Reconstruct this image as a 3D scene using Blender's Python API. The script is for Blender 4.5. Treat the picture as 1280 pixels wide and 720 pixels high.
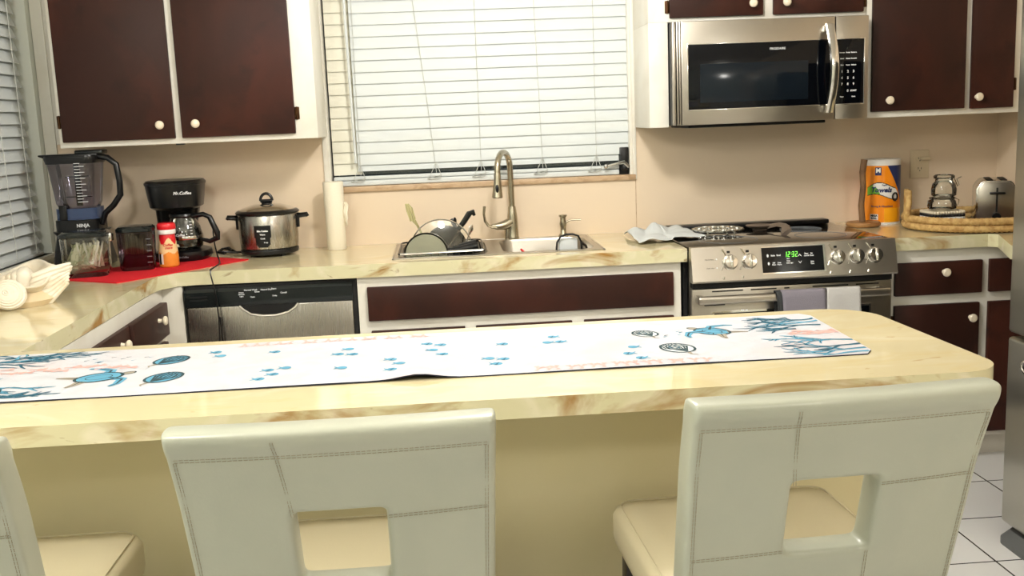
import bpy, bmesh, math, random
from math import sin, cos, pi, radians, atan2, sqrt
from mathutils import Vector, Matrix
for o in list(bpy.data.objects): bpy.data.objects.remove(o)
S = bpy.context.scene
C = S.collection
rnd = random.Random(7)

# ------------------------------------------------------------------ camera, light, exposure
cam_d = bpy.data.cameras.new('camera'); cam = bpy.data.objects.new('camera', cam_d); C.objects.link(cam)
yaw, pitch, roll = .0647, .165, -.0405
_f = Vector((sin(yaw)*cos(pitch), cos(yaw)*cos(pitch), -sin(pitch)))
_r0 = Vector((cos(yaw), -sin(yaw), 0)); _u0 = _r0.cross(_f)
_r = _r0*cos(roll) + _u0*sin(roll); _u = -_r0*sin(roll) + _u0*cos(roll)
m = Matrix.Identity(4)
for i in range(3): m[i][0] = _r[i]; m[i][1] = _u[i]; m[i][2] = -_f[i]
m[0][3], m[1][3], m[2][3] = -.9346, -4.444, 1.439
cam.matrix_world = m
cam_d.sensor_width = 36; cam_d.lens = 36*1283.75/1280; cam_d.clip_start = .05; cam_d.clip_end = 100
S.camera = cam
S.view_settings.view_transform = 'Standard'; S.view_settings.look = 'None'
S.view_settings.exposure = 0.0; S.view_settings.gamma = 1.0; S.view_settings.use_curve_mapping = False
W = bpy.data.worlds.new('night'); S.world = W; W.use_nodes = True
W.node_tree.nodes['Background'].inputs[0].default_value = (.02, .03, .035, 1)
W.node_tree.nodes['Background'].inputs[1].default_value = .4

def bulb(name, loc, r, power, col):
    d = bpy.data.lights.new(name, 'POINT'); d.energy = power; d.color = col; d.shadow_soft_size = r
    o = bpy.data.objects.new(name, d); o.location = loc; C.objects.link(o)
bulb('kitchen_lamp', (-.6, -1.6, 2.27), .12, 71, (1, .975, .93))
bulb('dining_lamp', (-1.85, -3.35, 2.27), .12, 58, (1, .965, .90))
bulb('rear_fill', (.5, -5.0, 2.27), .12, 40, (1, .97, .91))  # added fill behind the viewer, brightens left blind and peninsula panel

# ------------------------------------------------------------------ materials
def lin(c):
    r = []
    for v in c:
        v = v/255
        r.append(v/12.92 if v <= .04045 else ((v+.055)/1.055)**2.4)
    return (*r, 1)
def mat(name, col, rough=.5, metal=0, trans=0, ior=1.45, coat=0, emit=None, es=1, mott=None, bump=None,
        brush=None, spec=.5, sheen=0):
    m = bpy.data.materials.new(name); m.use_nodes = True
    nt = m.node_tree; N = nt.nodes; L = nt.links; p = N['Principled BSDF']
    p.inputs['Base Color'].default_value = lin(col); p.inputs['Roughness'].default_value = rough
    p.inputs['Metallic'].default_value = metal; p.inputs['Transmission Weight'].default_value = trans
    p.inputs['IOR'].default_value = ior; p.inputs['Coat Weight'].default_value = coat
    p.inputs['Coat Roughness'].default_value = .08
    p.inputs['Specular IOR Level'].default_value = spec
    if sheen: p.inputs['Sheen Weight'].default_value = sheen
    if emit:
        p.inputs['Emission Color'].default_value = lin(emit); p.inputs['Emission Strength'].default_value = es
    tc = N.new('ShaderNodeTexCoord')
    def noise(scale, stretch=(1, 1, 1), detail=4, dist=0):
        mp = N.new('ShaderNodeMapping'); mp.inputs['Scale'].default_value = stretch
        L.new(tc.outputs['Object'], mp.inputs['Vector'])
        n = N.new('ShaderNodeTexNoise'); n.inputs['Scale'].default_value = scale
        n.inputs['Detail'].default_value = detail; n.inputs['Distortion'].default_value = dist
        L.new(mp.outputs[0], n.inputs['Vector']); return n
    last = None
    if mott:
        if isinstance(mott, tuple): mott = [mott]
        for mo in mott:
            col2, scale, lo, hi = mo[:4]; st = mo[4] if len(mo) > 4 else (1, 1, 1); di = mo[5] if len(mo) > 5 else .6
            n = noise(scale, st, 5, di)
            r = N.new('ShaderNodeValToRGB'); r.color_ramp.elements[0].position = lo; r.color_ramp.elements[1].position = hi
            L.new(n.outputs[0], r.inputs[0])
            mx = N.new('ShaderNodeMix'); mx.data_type = 'RGBA'
            L.new(r.outputs[0], mx.inputs[0])
            if last: L.new(last, mx.inputs[6])
            else: mx.inputs[6].default_value = lin(col)
            mx.inputs[7].default_value = lin(col2); last = mx.outputs[2]
        L.new(last, p.inputs['Base Color'])
    if bump:
        n = noise(bump[0], bump[2] if len(bump) > 2 else (1, 1, 1), 3)
        b = N.new('ShaderNodeBump'); b.inputs['Strength'].default_value = bump[1]; b.inputs['Distance'].default_value = .002
        L.new(n.outputs[0], b.inputs['Height']); L.new(b.outputs[0], p.inputs['Normal'])
    if brush:
        n = noise(60, brush, 3)
        r = N.new('ShaderNodeMapRange'); r.inputs[3].default_value = rough-.012; r.inputs[4].default_value = rough+.015
        L.new(n.outputs[0], r.inputs[0]); L.new(r.outputs[0], p.inputs['Roughness'])
        b = N.new('ShaderNodeBump'); b.inputs['Strength'].default_value = .02; b.inputs['Distance'].default_value = .0006
        L.new(n.outputs[0], b.inputs['Height']); L.new(b.outputs[0], p.inputs['Normal'])
    return m

M = {}
M['wall'] = mat('painted_wall', (226, 207, 182), .45, bump=(90, .05))
M['wall_white'] = mat('white_painted_wall', (236, 240, 230), .5, bump=(90, .05))
M['ceiling'] = mat('ceiling_paint', (238, 234, 224), .7)
M['white'] = mat('white_gloss_paint', (232, 229, 219), .32, bump=(25, .05), mott=((220, 214, 200), 5, .45, .75))
M['door'] = mat('dark_stained_wood', (48, 25, 19), .46, mott=[((74, 36, 26), 3.2, .42, .78, (1, 1, .6), .5), ((34, 18, 15), 8, .55, .8)], bump=(160, .05), spec=.28)
M['knob'] = mat('ivory_knob', (232, 220, 196), .25, coat=.4)
M['counter'] = mat('marbled_laminate', (218, 205, 166), .07, coat=.3,
                   mott=[((218, 200, 152), 2.4, .5, .75, (1, 2.6, 1), 2.2), ((224, 214, 180), 3.1, .52, .7, (1, 2, 1), 1.5), ((180, 148, 92), 4.2, .68, .80, (1, 1.7, 1), 3)])
M['counter_edge'] = mat('stained_laminate_edge', (212, 206, 168), .2, coat=.2,
                        mott=[((226, 218, 190), 9, .5, .7, (1, 1, 1), 1), ((158, 116, 54), 3.2, .54, .70, (1, 1, 2.5), 1.5), ((120, 84, 38), 5.5, .66, .78, (1, 1, 3), 2.5)])
M['panel'] = mat('cream_painted_panel', (216, 206, 164), .5, mott=((222, 212, 174), 2.2, .4, .7), bump=(50, .05))
M['steel'] = mat('brushed_steel', (186, 180, 170), .3, 1, brush=(.3, 6, 12))
M['steel_v'] = mat('brushed_steel_vertical', (176, 172, 164), .27, 1, brush=(8, 8, .25))
M['steel_dark'] = mat('dark_steel', (120, 116, 110), .3, 1)
M['chrome'] = mat('chrome', (222, 220, 216), .09, 1)
M['nickel'] = mat('brushed_nickel', (178, 170, 150), .24, 1)
M['blackglass'] = mat('black_glass', (5, 7, 12), .07, spec=.32)
M['screen'] = mat('oven_window', (17, 24, 31), .12, spec=.3)
M['cooktop'] = mat('ceramic_glass', (18, 14, 12), .09, coat=.6)
M['black'] = mat('black_plastic', (14, 15, 17), .28)
M['black_matte'] = mat('black_matte', (9, 9, 10), .6)
M['black_green'] = mat('gloss_black_panel', (20, 27, 28), .2, coat=.4)
M['print'] = mat('printed_lettering', (228, 230, 232), .5)
M['print_dim'] = mat('dim_printed_lettering', (120, 124, 128), .5)
M['led'] = mat('green_digits', (120, 255, 90), .5, emit=(140, 255, 90), es=1.2)
M['leather'] = mat('cream_leather', (175, 178, 163), .3, mott=((167, 171, 157), 6, .4, .75), bump=(220, .09), coat=.12)
M['seat'] = mat('cream_seat_leather', (206, 196, 166), .38, bump=(220, .1))
M['stitch'] = mat('stitching', (158, 150, 130), .8)
M['legwood'] = mat('espresso_wood', (28, 19, 15), .35)
M['slat'] = mat('white_slat', (211, 217, 218), .5, mott=((214, 219, 217), 14, .4, .7, (.2, 1, 1)))
M['slat_cream'] = mat('aged_white_slat', (226, 224, 208), .5)
M['cord_white'] = mat('white_cord', (192, 195, 190), .7)
def thinglass(name, tint, refl=.9):
    m = bpy.data.materials.new(name); m.use_nodes = True; nt = m.node_tree; N = nt.nodes; L = nt.links
    N.remove(N['Principled BSDF']); o = N['Material Output']
    t = N.new('ShaderNodeBsdfTransparent'); t.inputs[0].default_value = lin(tint)
    g = N.new('ShaderNodeBsdfGlossy'); g.inputs['Roughness'].default_value = .04; g.inputs[0].default_value = (1, 1, 1, 1)
    f = N.new('ShaderNodeFresnel'); f.inputs[0].default_value = 1.5
    k = N.new('ShaderNodeMath'); k.operation = 'MULTIPLY_ADD'; k.inputs[1].default_value = refl; k.inputs[2].default_value = .02
    mx = N.new('ShaderNodeMixShader'); L.new(f.outputs[0], k.inputs[0]); L.new(k.outputs[0], mx.inputs[0])
    L.new(t.outputs[0], mx.inputs[1]); L.new(g.outputs[0], mx.inputs[2]); L.new(mx.outputs[0], o.inputs['Surface']); return m
M['glass'] = thinglass('window_glass', (240, 246, 243))
M['clear'] = thinglass('clear_glass', (250, 252, 250), 1.3)
M['smoke'] = thinglass('tinted_plastic', (208, 208, 222))
M['smoke_dark'] = thinglass('dark_smoked_plastic', (150, 138, 146))
M['bronze'] = mat('aluminium_frame', (90, 92, 90), .4, .8)
M['stone'] = mat('travertine_sill', (196, 168, 136), .3, mott=((168, 138, 104), 22, .45, .7, (1, 1, 2)))
M['red'] = mat('red_cloth', (206, 12, 30), .85, bump=(260, .5, (1, 1, 1)))
M['tile'] = None
M['brass'] = mat('aged_brass', (74, 48, 26), .35, .8)
M['paper'] = mat('paper_towel', (236, 228, 208), .85, bump=(160, .5))
M['shell'] = mat('white_ceramic', (232, 224, 206), .42, mott=((212, 192, 158), 9, .55, .8), bump=(60, .2))
M['shell_in'] = mat('cream_ceramic', (220, 200, 164), .5)
M['runner'] = mat('white_canvas', (188, 190, 196), .85, mott=[((182, 182, 187), 16, .45, .75), ((204, 186, 184), 3, .58, .75)], bump=(420, .4))
M['navy'] = mat('navy_binding', (22, 26, 46), .8)
M['teal'] = mat('teal_print', (34, 92, 116), .85)
M['teal_lt'] = mat('light_teal_print', (84, 146, 174), .85)
M['ink'] = mat('dark_green_print', (30, 56, 62), .85)
M['sand_print'] = mat('taupe_print', (150, 140, 124), .85)
M['coral'] = mat('pink_print', (214, 168, 160), .85)
M['orange'] = mat('orange_wrapper', (248, 146, 22), .25, coat=.3)
M['orange_lt'] = mat('amber_wrapper', (255, 176, 30), .25, coat=.3)
M['lime'] = mat('green_wrapper', (112, 176, 50), .3)
M['blue'] = mat('navy_wrapper', (22, 40, 96), .3)
M['labelwhite'] = mat('white_wrapper', (240, 238, 234), .35)
M['wood'] = mat('light_wood', (178, 132, 80), .45, mott=((140, 96, 54), 9, .4, .7, (1, 1, .2)))
M['bark'] = mat('driftwood', (128, 96, 64), .7, mott=((90, 64, 42), 14, .4, .7), bump=(60, .4))
M['rope'] = mat('seagrass_rope', (206, 172, 112), .8, mott=((168, 128, 74), 40, .4, .7), bump=(160, .7))
M['rope_dark'] = mat('dark_woven_reed', (82, 54, 30), .8, bump=(160, .5))
M['outlet'] = mat('almond_plastic', (222, 206, 176), .35)
M['pewter'] = mat('dark_pewter', (124, 110, 98), .35, .35)
M['silver'] = mat('antique_silver', (206, 206, 200), .25, 1)
M['cloth'] = mat('grey_white_cloth', (206, 210, 210), .9, bump=(330, .5))
M['cloth_grey'] = mat('mauve_grey_terry', (134, 129, 140), .95, bump=(420, .9))
M['cloth_light'] = mat('light_grey_terry', (196, 194, 192), .95, bump=(420, .9))
M['cloth_dark'] = mat('charcoal_terry', (58, 60, 62), .95, bump=(300, .8))
M['packet'] = mat('paper_packets', (226, 224, 198), .7, mott=((184, 188, 150), 60, .5, .6))
M['packet_stick'] = mat('white_stick', (236, 234, 222), .5)
M['berry'] = mat('purple_sachets', (84, 34, 66), .5, mott=((40, 18, 40), 20, .4, .6))
M['straw'] = mat('straw_bundle', (190, 182, 130), .6, mott=((140, 132, 88), 60, .4, .6, (1, 1, .05)))
M['redplastic'] = mat('red_plastic', (214, 22, 34), .3, coat=.3)
M['peach'] = mat('cream_label', (238, 204, 150), .35)
M['amber'] = mat('caramel_label', (226, 142, 52), .35)
M['foil'] = mat('dull_pan_steel', (150, 150, 132), .4, .9, bump=(14, .5))
M['bluegel'] = mat('blue_tint_plastic', (100, 122, 168), .1, trans=.7, ior=1.3)
M['mixed_bead'] = mat('cream_beads', (222, 210, 186), .5)
M['fridge'] = mat('fridge_steel', (186, 184, 174), .3, 1, brush=(8, 8, .3))
M['fridge_dark'] = mat('fridge_grey_trim', (96, 98, 98), .4)
M['handlegreen'] = mat('pale_handle_recess', (160, 170, 160), .3, .5)
M['lampwhite'] = mat('lamp_diffuser', (240, 238, 230), .6, emit=(255, 246, 226), es=1.0)

def tile_mat():
    m = bpy.data.materials.new('white_floor_tile'); m.use_nodes = True; nt = m.node_tree; N = nt.nodes; L = nt.links
    p = N['Principled BSDF']; p.inputs['Roughness'].default_value = .22
    g = N.new('ShaderNodeNewGeometry'); mp = N.new('ShaderNodeMapping')
    mp.inputs['Location'].default_value = (-.075, .17, 0)
    b = N.new('ShaderNodeTexBrick'); b.offset = 0; b.squash = 1
    b.inputs['Scale'].default_value = 1; b.inputs['Brick Width'].default_value = .335; b.inputs['Row Height'].default_value = .335
    b.inputs['Mortar Size'].default_value = .0035; b.inputs['Mortar Smooth'].default_value = .2
    b.inputs['Color1'].default_value = lin((226, 226, 226)); b.inputs['Color2'].default_value = lin((232, 232, 232))
    b.inputs['Mortar'].default_value = lin((48, 46, 44))
    L.new(g.outputs['Position'], mp.inputs[0]); L.new(mp.outputs[0], b.inputs['Vector']); L.new(b.outputs[0], p.inputs['Base Color'])
    return m
M['tile'] = tile_mat()

# ------------------------------------------------------------------ mesh helpers
def rr(cx, cy, w, d, r, z, n=6):
    """rounded rectangle ring"""
    pts = []; r = min(r, w/2-1e-4, d/2-1e-4)
    for q, (sx, sy) in enumerate(((1, 1), (-1, 1), (-1, -1), (1, -1))):
        for k in range(n+1):
            a = q*pi/2 + k/n*pi/2
            pts.append((cx+sx*(w/2-r)+r*cos(a), cy+sy*(d/2-r)+r*sin(a), z))
    return pts
_txt = {}
def glyphs(s, size, bold=0, shear=0):
    k = (s, size, bold, shear)
    if k not in _txt:
        cu = bpy.data.curves.new('t', 'FONT'); cu.body = s; cu.size = size; cu.align_x = 'CENTER'; cu.align_y = 'CENTER'
        cu.offset = bold; cu.shear = shear; cu.resolution_u = 2
        o = bpy.data.objects.new('t', cu); C.objects.link(o)
        dg = bpy.context.evaluated_depsgraph_get(); me = bpy.data.meshes.new_from_object(o.evaluated_get(dg))
        _txt[k] = ([tuple(v.co) for v in me.vertices], [tuple(p.vertices) for p in me.polygons])
        bpy.data.objects.remove(o); bpy.data.meshes.remove(me)
    return _txt[k]

class B:
    def __init__(s): s.v = []; s.f = []; s.mi = []; s.m = None
    def add(s, vs, fs, mi=0):
        n = len(s.v)
        if s.m is not None: vs = [tuple(s.m @ Vector(v)) for v in vs]
        s.v += [tuple(v) for v in vs]
        for i, f in enumerate(fs):
            s.f.append(tuple(n+j for j in f)); s.mi.append(mi[i] if isinstance(mi, list) else mi)
        return s
    def bm(s, b, mi=0):
        b.verts.index_update()
        s.add([tuple(v.co) for v in b.verts], [tuple(v.index for v in f.verts) for f in b.faces], mi); b.free(); return s
    def box(s, x0, x1, y0, y1, z0, z1, bev=0, seg=2, mi=0):
        x0, x1 = sorted((x0, x1)); y0, y1 = sorted((y0, y1)); z0, z1 = sorted((z0, z1))
        b = bmesh.new(); bmesh.ops.create_cube(b, size=1)
        for v in b.verts: v.co = Vector(((x0+x1)/2+v.co.x*(x1-x0), (y0+y1)/2+v.co.y*(y1-y0), (z0+z1)/2+v.co.z*(z1-z0)))
        if bev: bmesh.ops.bevel(b, geom=b.edges[:], offset=min(bev, .49*min(x1-x0, y1-y0, z1-z0)), segments=seg, profile=.5, affect='EDGES')
        return s.bm(b, mi)
    def prism(s, poly, a0, a1, axis='z', mi=0, bev=0):
        """extrude a 2D polygon; axis z: (x,y); axis y: (x,z); axis x: (y,z)"""
        def P(p, a): return {'z': (p[0], p[1], a), 'y': (p[0], a, p[1]), 'x': (a, p[0], p[1])}[axis]
        n = len(poly); vs = [P(p, a0) for p in poly]+[P(p, a1) for p in poly]
        fs = [tuple(range(n))[::-1], tuple(range(n, 2*n))]+[(i, (i+1) % n, n+(i+1) % n, n+i) for i in range(n)]
        b = bmesh.new(); V = [b.verts.new(v) for v in vs]
        for f in fs: b.faces.new([V[i] for i in f])
        bmesh.ops.recalc_face_normals(b, faces=b.faces[:])
        if bev: bmesh.ops.bevel(b, geom=b.edges[:], offset=bev, segments=2, profile=.5, affect='EDGES')
        return s.bm(b, mi)
    def loft(s, rings, cap0=True, cap1=True, mi=0, closed=True):
        n = len(rings[0]); vs = [p for r in rings for p in r]; fs = []
        for k in range(len(rings)-1):
            for i in range(n if closed else n-1):
                j = (i+1) % n; fs.append((k*n+i, k*n+j, (k+1)*n+j, (k+1)*n+i))
        if cap0: fs.append(tuple(range(n))[::-1])
        if cap1: fs.append(tuple(range((len(rings)-1)*n, len(rings)*n)))
        return s.add(vs, fs, mi)
    def lathe(s, prof, c=(0, 0, 0), seg=28, mi=0, sx=1, sy=1):
        rings = []; 
        for r, z in prof:
            r = max(r, 1e-4)
            rings.append([(c[0]+sx*r*cos(2*pi*i/seg), c[1]+sy*r*sin(2*pi*i/seg), c[2]+z) for i in range(seg)])
        return s.loft(rings, prof[0][0] > 1e-4, prof[-1][0] > 1e-4, mi)
    def tube(s, pts, r, seg=8, mi=0, closed=False, flat=1):
        P = [Vector(p) for p in pts]; n = len(P); R = r if isinstance(r, (list, tuple)) else [r]*n
        rings = []; prev = None
        for i, p in enumerate(P):
            a = P[i-1] if (i > 0 or closed) else p; b = P[(i+1) % n] if (i < n-1 or closed) else p
            t = (b-a).normalized()
            if prev is None:
                u = t.orthogonal().normalized()
            else:
                u = (prev - t*prev.dot(t)).normalized()
            prev = u; w = t.cross(u)
            rings.append([tuple(p+u*R[i]*cos(2*pi*k/seg)+w*R[i]*flat*sin(2*pi*k/seg)) for k in range(seg)])
        if closed: rings.append(rings[0]); return s.loft(rings, False, False, mi)
        return s.loft(rings, True, True, mi)
    def sphere(s, c, r, mi=0, sc=(1, 1, 1), seg=16, rings=9):
        R = []
        for k in range(rings+1):
            a = -pi/2+pi*k/rings
            R.append([(c[0]+sc[0]*r*max(cos(a), 1e-3)*cos(2*pi*i/seg), c[1]+sc[1]*r*max(cos(a), 1e-3)*sin(2*pi*i/seg), c[2]+sc[2]*r*sin(a)) for i in range(seg)])
        return s.loft(R, True, True, mi)
    def cylx(s, c, r, h, axis='y', seg=20, mi=0, bev=0):
        """cylinder centred at c along axis"""
        old = s.m; rot = {'z': Matrix.Identity(4), 'y': Matrix.Rotation(pi/2, 4, 'X'), 'x': Matrix.Rotation(pi/2, 4, 'Y')}[axis]
        T = Matrix.Translation(c) @ rot; s.m = (old @ T) if old is not None else T
        if bev: s.lathe([(r-bev, -h/2), (r, -h/2+bev), (r, h/2-bev), (r-bev, h/2)], seg=seg, mi=mi)
        else: s.lathe([(r, -h/2), (r, h/2)], seg=seg, mi=mi)
        s.m = old; return s
    def text(s, t, size, fn, bold=0, shear=0, mi=0):
        vs, fs = glyphs(t, size, bold, shear); return s.add([fn(v[0], v[1]) for v in vs], fs, mi)
    def grid(s, fn, nu, nv, mi=0, cu=False):
        vs = [fn(i/(nu if cu else nu), j/nv) for i in range(nu+(0 if cu else 1)) for j in range(nv+1)]
        w = nv+1; N_ = nu+(0 if cu else 1); fs = []; mm = []
        for i in range(nu):
            for j in range(nv):
                a = i*w+j; b_ = ((i+1) % N_)*w+j; fs.append((a, b_, b_+1, a+1)); mm.append(mi((i+.5)/nu, (j+.5)/nv) if callable(mi) else mi)
        return s.add(vs, fs, mm)

def front(cx, cz, y): return lambda x, z: (cx+x, y, cz+z)
def leftface(cy, cz, x): return lambda u, v: (x, cy-u, cz+v)
def wrap(cx, cy, R, z0, a0=0): return lambda x, z: (cx+R*sin(a0+x/R), cy-R*cos(a0+x/R), z0+z)

def mesh_obj(name, b, mats, smooth=38, recalc=True):
    me = bpy.data.meshes.new(name); me.from_pydata(b.v, [], b.f)
    if not isinstance(mats, (list, tuple)): mats = [mats]
    for k in mats: me.materials.append(M[k])
    me.polygons.foreach_set('material_index', b.mi)
    if recalc:
        q = bmesh.new(); q.from_mesh(me); bmesh.ops.recalc_face_normals(q, faces=q.faces[:]); q.to_mesh(me); q.free()
    if smooth:
        me.polygons.foreach_set('use_smooth', [True]*len(me.polygons)); me.set_sharp_from_angle(angle=radians(smooth))
    me.update()
    o = bpy.data.objects.new(name, me); C.objects.link(o); return o
def meta(o, label=None, cat=None, group=None, kind=None):
    if label: o['label'] = label
    if cat: o['category'] = cat
    if group: o['group'] = group
    if kind: o['kind'] = kind
    return o
def thing(name, label, cat, loc=(0, 0, 0), group=None):
    o = bpy.data.objects.new(name, None); o.empty_display_size = .05; o.location = loc; C.objects.link(o)
    return meta(o, label, cat, group)
def part(name, b, mats, parent, label=None, smooth=38, local=False, kind=None, recalc=True):
    """part authored in world coordinates (or local) below its thing"""
    root = parent
    while root.parent: root = root.parent
    if not local:
        l = root.location; b.v = [(v[0]-l[0], v[1]-l[1], v[2]-l[2]) for v in b.v]
    o = mesh_obj(name, b, mats, smooth, recalc); o.parent = parent
    if label: o['label'] = label
    if kind: o['kind'] = kind
    return o
def solo(name, b, mats, label, cat, group=None, kind=None, smooth=38, recalc=True):
    xs, ys, zs = zip(*b.v); l = ((min(xs)+max(xs))/2, (min(ys)+max(ys))/2, min(zs))
    b.v = [(v[0]-l[0], v[1]-l[1], v[2]-l[2]) for v in b.v]
    o = mesh_obj(name, b, mats, smooth, recalc); o.location = l; return meta(o, label, cat, group, kind)
def struct(name, b, mats, parent=None, smooth=38):
    if parent: return part(name, b, mats, parent, smooth=smooth)
    return meta(mesh_obj(name, b, mats, smooth), kind='structure')
def copy_tree(o, parent=None):
    c = o.copy(); C.objects.link(c); c.parent = parent
    for ch in list(o.children): copy_tree(ch, c)
    return c

H = .918          # counter height
XL, XR, CEIL, YF = -2.57, 1.54, 2.44, -7.2

# ------------------------------------------------------------------ the room
struct('floor', B().box(XL-.3, XR+.3, YF-.1, .3, -.1, 0), 'tile')
struct('ceiling', B().box(XL-.3, XR+.3, YF-.1, .3, CEIL, CEIL+.1), 'ceiling')
b = B()                                           # back wall with window opening
wx0, wx1, wz0, wz1 = -1.405, -.10, 1.172, 2.1
b.box(XL-.15, wx0, 0, .14, 0, CEIL).box(wx1, XR+.15, 0, .14, 0, CEIL).box(wx0, wx1, 0, .14, 0, wz0-.024).box(wx0, wx1, 0, .14, wz1, CEIL)
struct('wall_back', b, 'wall')
b = B(); lz0, ly0, ly1 = .955, -1.95, -.05
b.box(XL-.14, XL, YF, ly0, 0, CEIL).box(XL-.14, XL, ly1, 0, 0, CEIL).box(XL-.14, XL, ly0, ly1, 0, lz0).box(XL-.14, XL, ly0, ly1, 2.1, CEIL)
struct('wall_left', b, 'wall_white')
struct('wall_right', B().box(XR, XR+.14, YF, 0, 0, CEIL), 'wall')
struct('wall_front', B().box(XL-.14, XR+.14, YF-.1, YF, 0, CEIL), 'wall_white')
# laminate backsplash seams
struct('trim_1', B().box(-.0895, -.0865, -.002, 0, H, 1.372), 'stone')
# window_1 over the sink
w1 = thing('window_1', None, None, (-.75, .08, wz0)); w1['kind'] = 'structure'
b = B()
for (a0, a1, c0, c1) in ((wx0, wx0+.03, wz0, wz1), (wx1-.03, wx1, wz0, wz1), (wx0+.03, wx1-.03, wz0, wz0+.035), (wx0+.03, wx1-.03, wz1-.03, wz1), (-.77, -.735, wz0+.035, wz1-.03), (wx0+.03, wx1-.03, wz0+.36, wz0+.385)):
    b.box(a0, a1, .085, .12, c0, c1, .003)
part('window_frame', b, 'bronze', w1)
part('window_pane', B().box(wx0+.03, wx1-.03, .1, .104, wz0+.035, wz1-.03), 'glass', w1)
b = B(); b.box(wx1-.012, wx1, .0, .085, wz0, wz1).box(wx0, wx0+.006, 0, .085, wz0, wz1)
part('window_jamb', b, 'white', w1)
struct('trim_2', B().box(wx0+.05, wx1+.012, -.012, .09, wz0-.024, wz0, .003), 'stone')
b = B(); b.box(wx0-.022, wx0, -.009, 0, 1.15, 2.12, .002).box(wx1, wx1+.016, -.009, 0, 1.15, 2.12, .002)
struct('trim_3', b, 'white')
# corner trim on the back wall beside the left window
struct('trim_4', B().box(XL+.002, XL+.05, -.012, 0, H, 2.2, .003).box(XL+.05, XL+.10, -.006, 0, 1.4, 2.2, .002), 'white')
w2 = thing('window_2', None, None, (XL-.07, -1, lz0)); w2['kind'] = 'structure'
b = B()
for (a0, a1, c0, c1) in ((ly0, ly0+.03, lz0, 2.1), (ly1-.03, ly1, lz0, 2.1), (ly0+.03, ly1-.03, lz0, lz0+.03), (ly0+.03, ly1-.03, 2.07, 2.1), (-1.02, -.98, lz0+.03, 2.07)):
    b.box(XL-.12, XL-.09, a0, a1, c0, c1, .003)
part('window_frame', b, 'white', w2)
part('window_pane', B().box(XL-.108, XL-.104, ly0+.03, ly1-.03, lz0+.03, 2.07), 'glass', w2)
struct('trim_5', B().box(XL-.09, XL+.018, ly0-.02, ly1, lz0-.02, lz0, .003), 'white')
struct('baseboard_right', B().box(XR-.012, XR, YF, -2.2, 0, .09, .003), 'white')
struct('baseboard_left', B().box(XL, XL+.012, YF, -2.7, 0, .09, .003), 'white')

# ceiling lamps, the rear one an added fill: shallow drum with the bulb hanging just below
def lamp(loc, label):
    t = thing('ceiling_light', label, 'ceiling lamp', loc)
    part('frame', B().lathe([(.19, 0), (.19, -.03), (.17, -.04), (0, -.04)], (0, 0, 0), 40), 'white', t, local=True)
    part('diffuser', B().lathe([(.165, -.0405), (.16, -.045), (.12, -.048), (0, -.049)], (0, 0, 0), 40), 'lampwhite', t, local=True)
lamp((-.6, -1.6, CEIL), 'round ceiling light over the kitchen aisle')
lamp((.5, -5.0, CEIL), 'round fill light added on the ceiling behind the viewer')
lamp((-1.85, -3.35, CEIL), 'round ceiling light over the bar stools')

# ------------------------------------------------------------------ blinds
def slat(b, x0, x1, y, z, h=.052, tilt=.009, mi=0, t=.0022):
    pr = [(y-tilt/2, z-h/2), (y-.0035, z), (y+tilt/2, z+h/2), (y+tilt/2+t, z+h/2), (y-.0035+t, z), (y-tilt/2+t, z-h/2)]
    b.prism(pr, x0, x1, 'x', mi)
t = thing('window_blind', 'wide white slatted blind covering the window above the sink', 'window blind', (-.7, .03, 1.21))
b = B(); z = 1.286
while z < 2.1: slat(b, -1.285, -.112, .03, z); z += .0487
slat(b, -1.285, -.155, .034, 1.25, .034)
part('slats', b, 'slat', t, smooth=20)
part('head_rail', B().box(-1.285, -.112, .008, .06, 2.085, 2.1, .003), 'slat', t)
b = B(); b.box(-1.39, -.157, .008, .05, 1.198, 1.213, .003).box(-1.39, -.157, .004, .05, 1.1735, 1.196, .005)
part('bottom_rail', b, 'slat', t)
for (xa, xb) in ((-1.27, -1.275), (-1.03, -.95), (-.757, -.757), (-.51, -.49), (-.255, -.255)):
    b = B(); b.tube([(xb, .018, 1.20), (xb+(xa-xb)*.3, .018, 1.5), (xa, .018, 2.09)], .0012, 6)
    b.tube([(xb, .017, 1.262), (xb-.03, .002, 1.20)], .0014, 6).tube([(xb, .017, 1.262), (xb+.02, .002, 1.20)], .0014, 6)
    for k in range(3):
        b.tube([(xb-.012+.03*cos(a+k), -.001+.002*k, 1.196+.008*sin(a*1+k*2)) for a in (0, 1, 2, 3, 4, 5, 6)], .0014, 5)
    part('ladder_cord', b, 'cord_white', t)
t = thing('window_blind', 'narrow cream slatted strip of blind at the left end of the sink window', 'window blind', (-1.34, .055, 1.21))
b = B(); z = 1.245
while z < 2.1: slat(b, -1.392, -1.27, .055, z); z += .0487
part('slats', b, 'slat_cream', t, smooth=20)
part('head_rail', B().box(-1.392, -1.288, .036, .074, 2.08, 2.1, .002), 'slat_cream', t)
solo('blind_wand', B().tube([(-1.30, .012, 2.08), (-1.30, .011, 1.9), (-1.292, .006, 1.27)], .0055, 8), 'slat',
     'thin white tilt wand hanging at the left of the sink window blind', 'blind wand')
t = thing('window_blind', 'white slatted blind on the left wall window beside the blender', 'window blind', (XL-.03, -1, .97))
b = B(); z = .985; k = 0
while z < 2.1:
    til = .030 if z < 1.25 else .020
    pr = [(XL-.03+til/2, z-.0252), (XL-.03+til/2-.002, z-.0252), (XL-.03-til/2-.002, z+.0252), (XL-.03-til/2, z+.0252)]
    b.prism([(p[0], p[1]) for p in pr], -1.9, -.115, 'y'); z += .048
part('slats', b, 'slat', t, smooth=20)
part('head_rail', B().box(XL-.06, XL-.012, -1.9, -.115, 2.085, 2.1, .002), 'slat', t)
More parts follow.
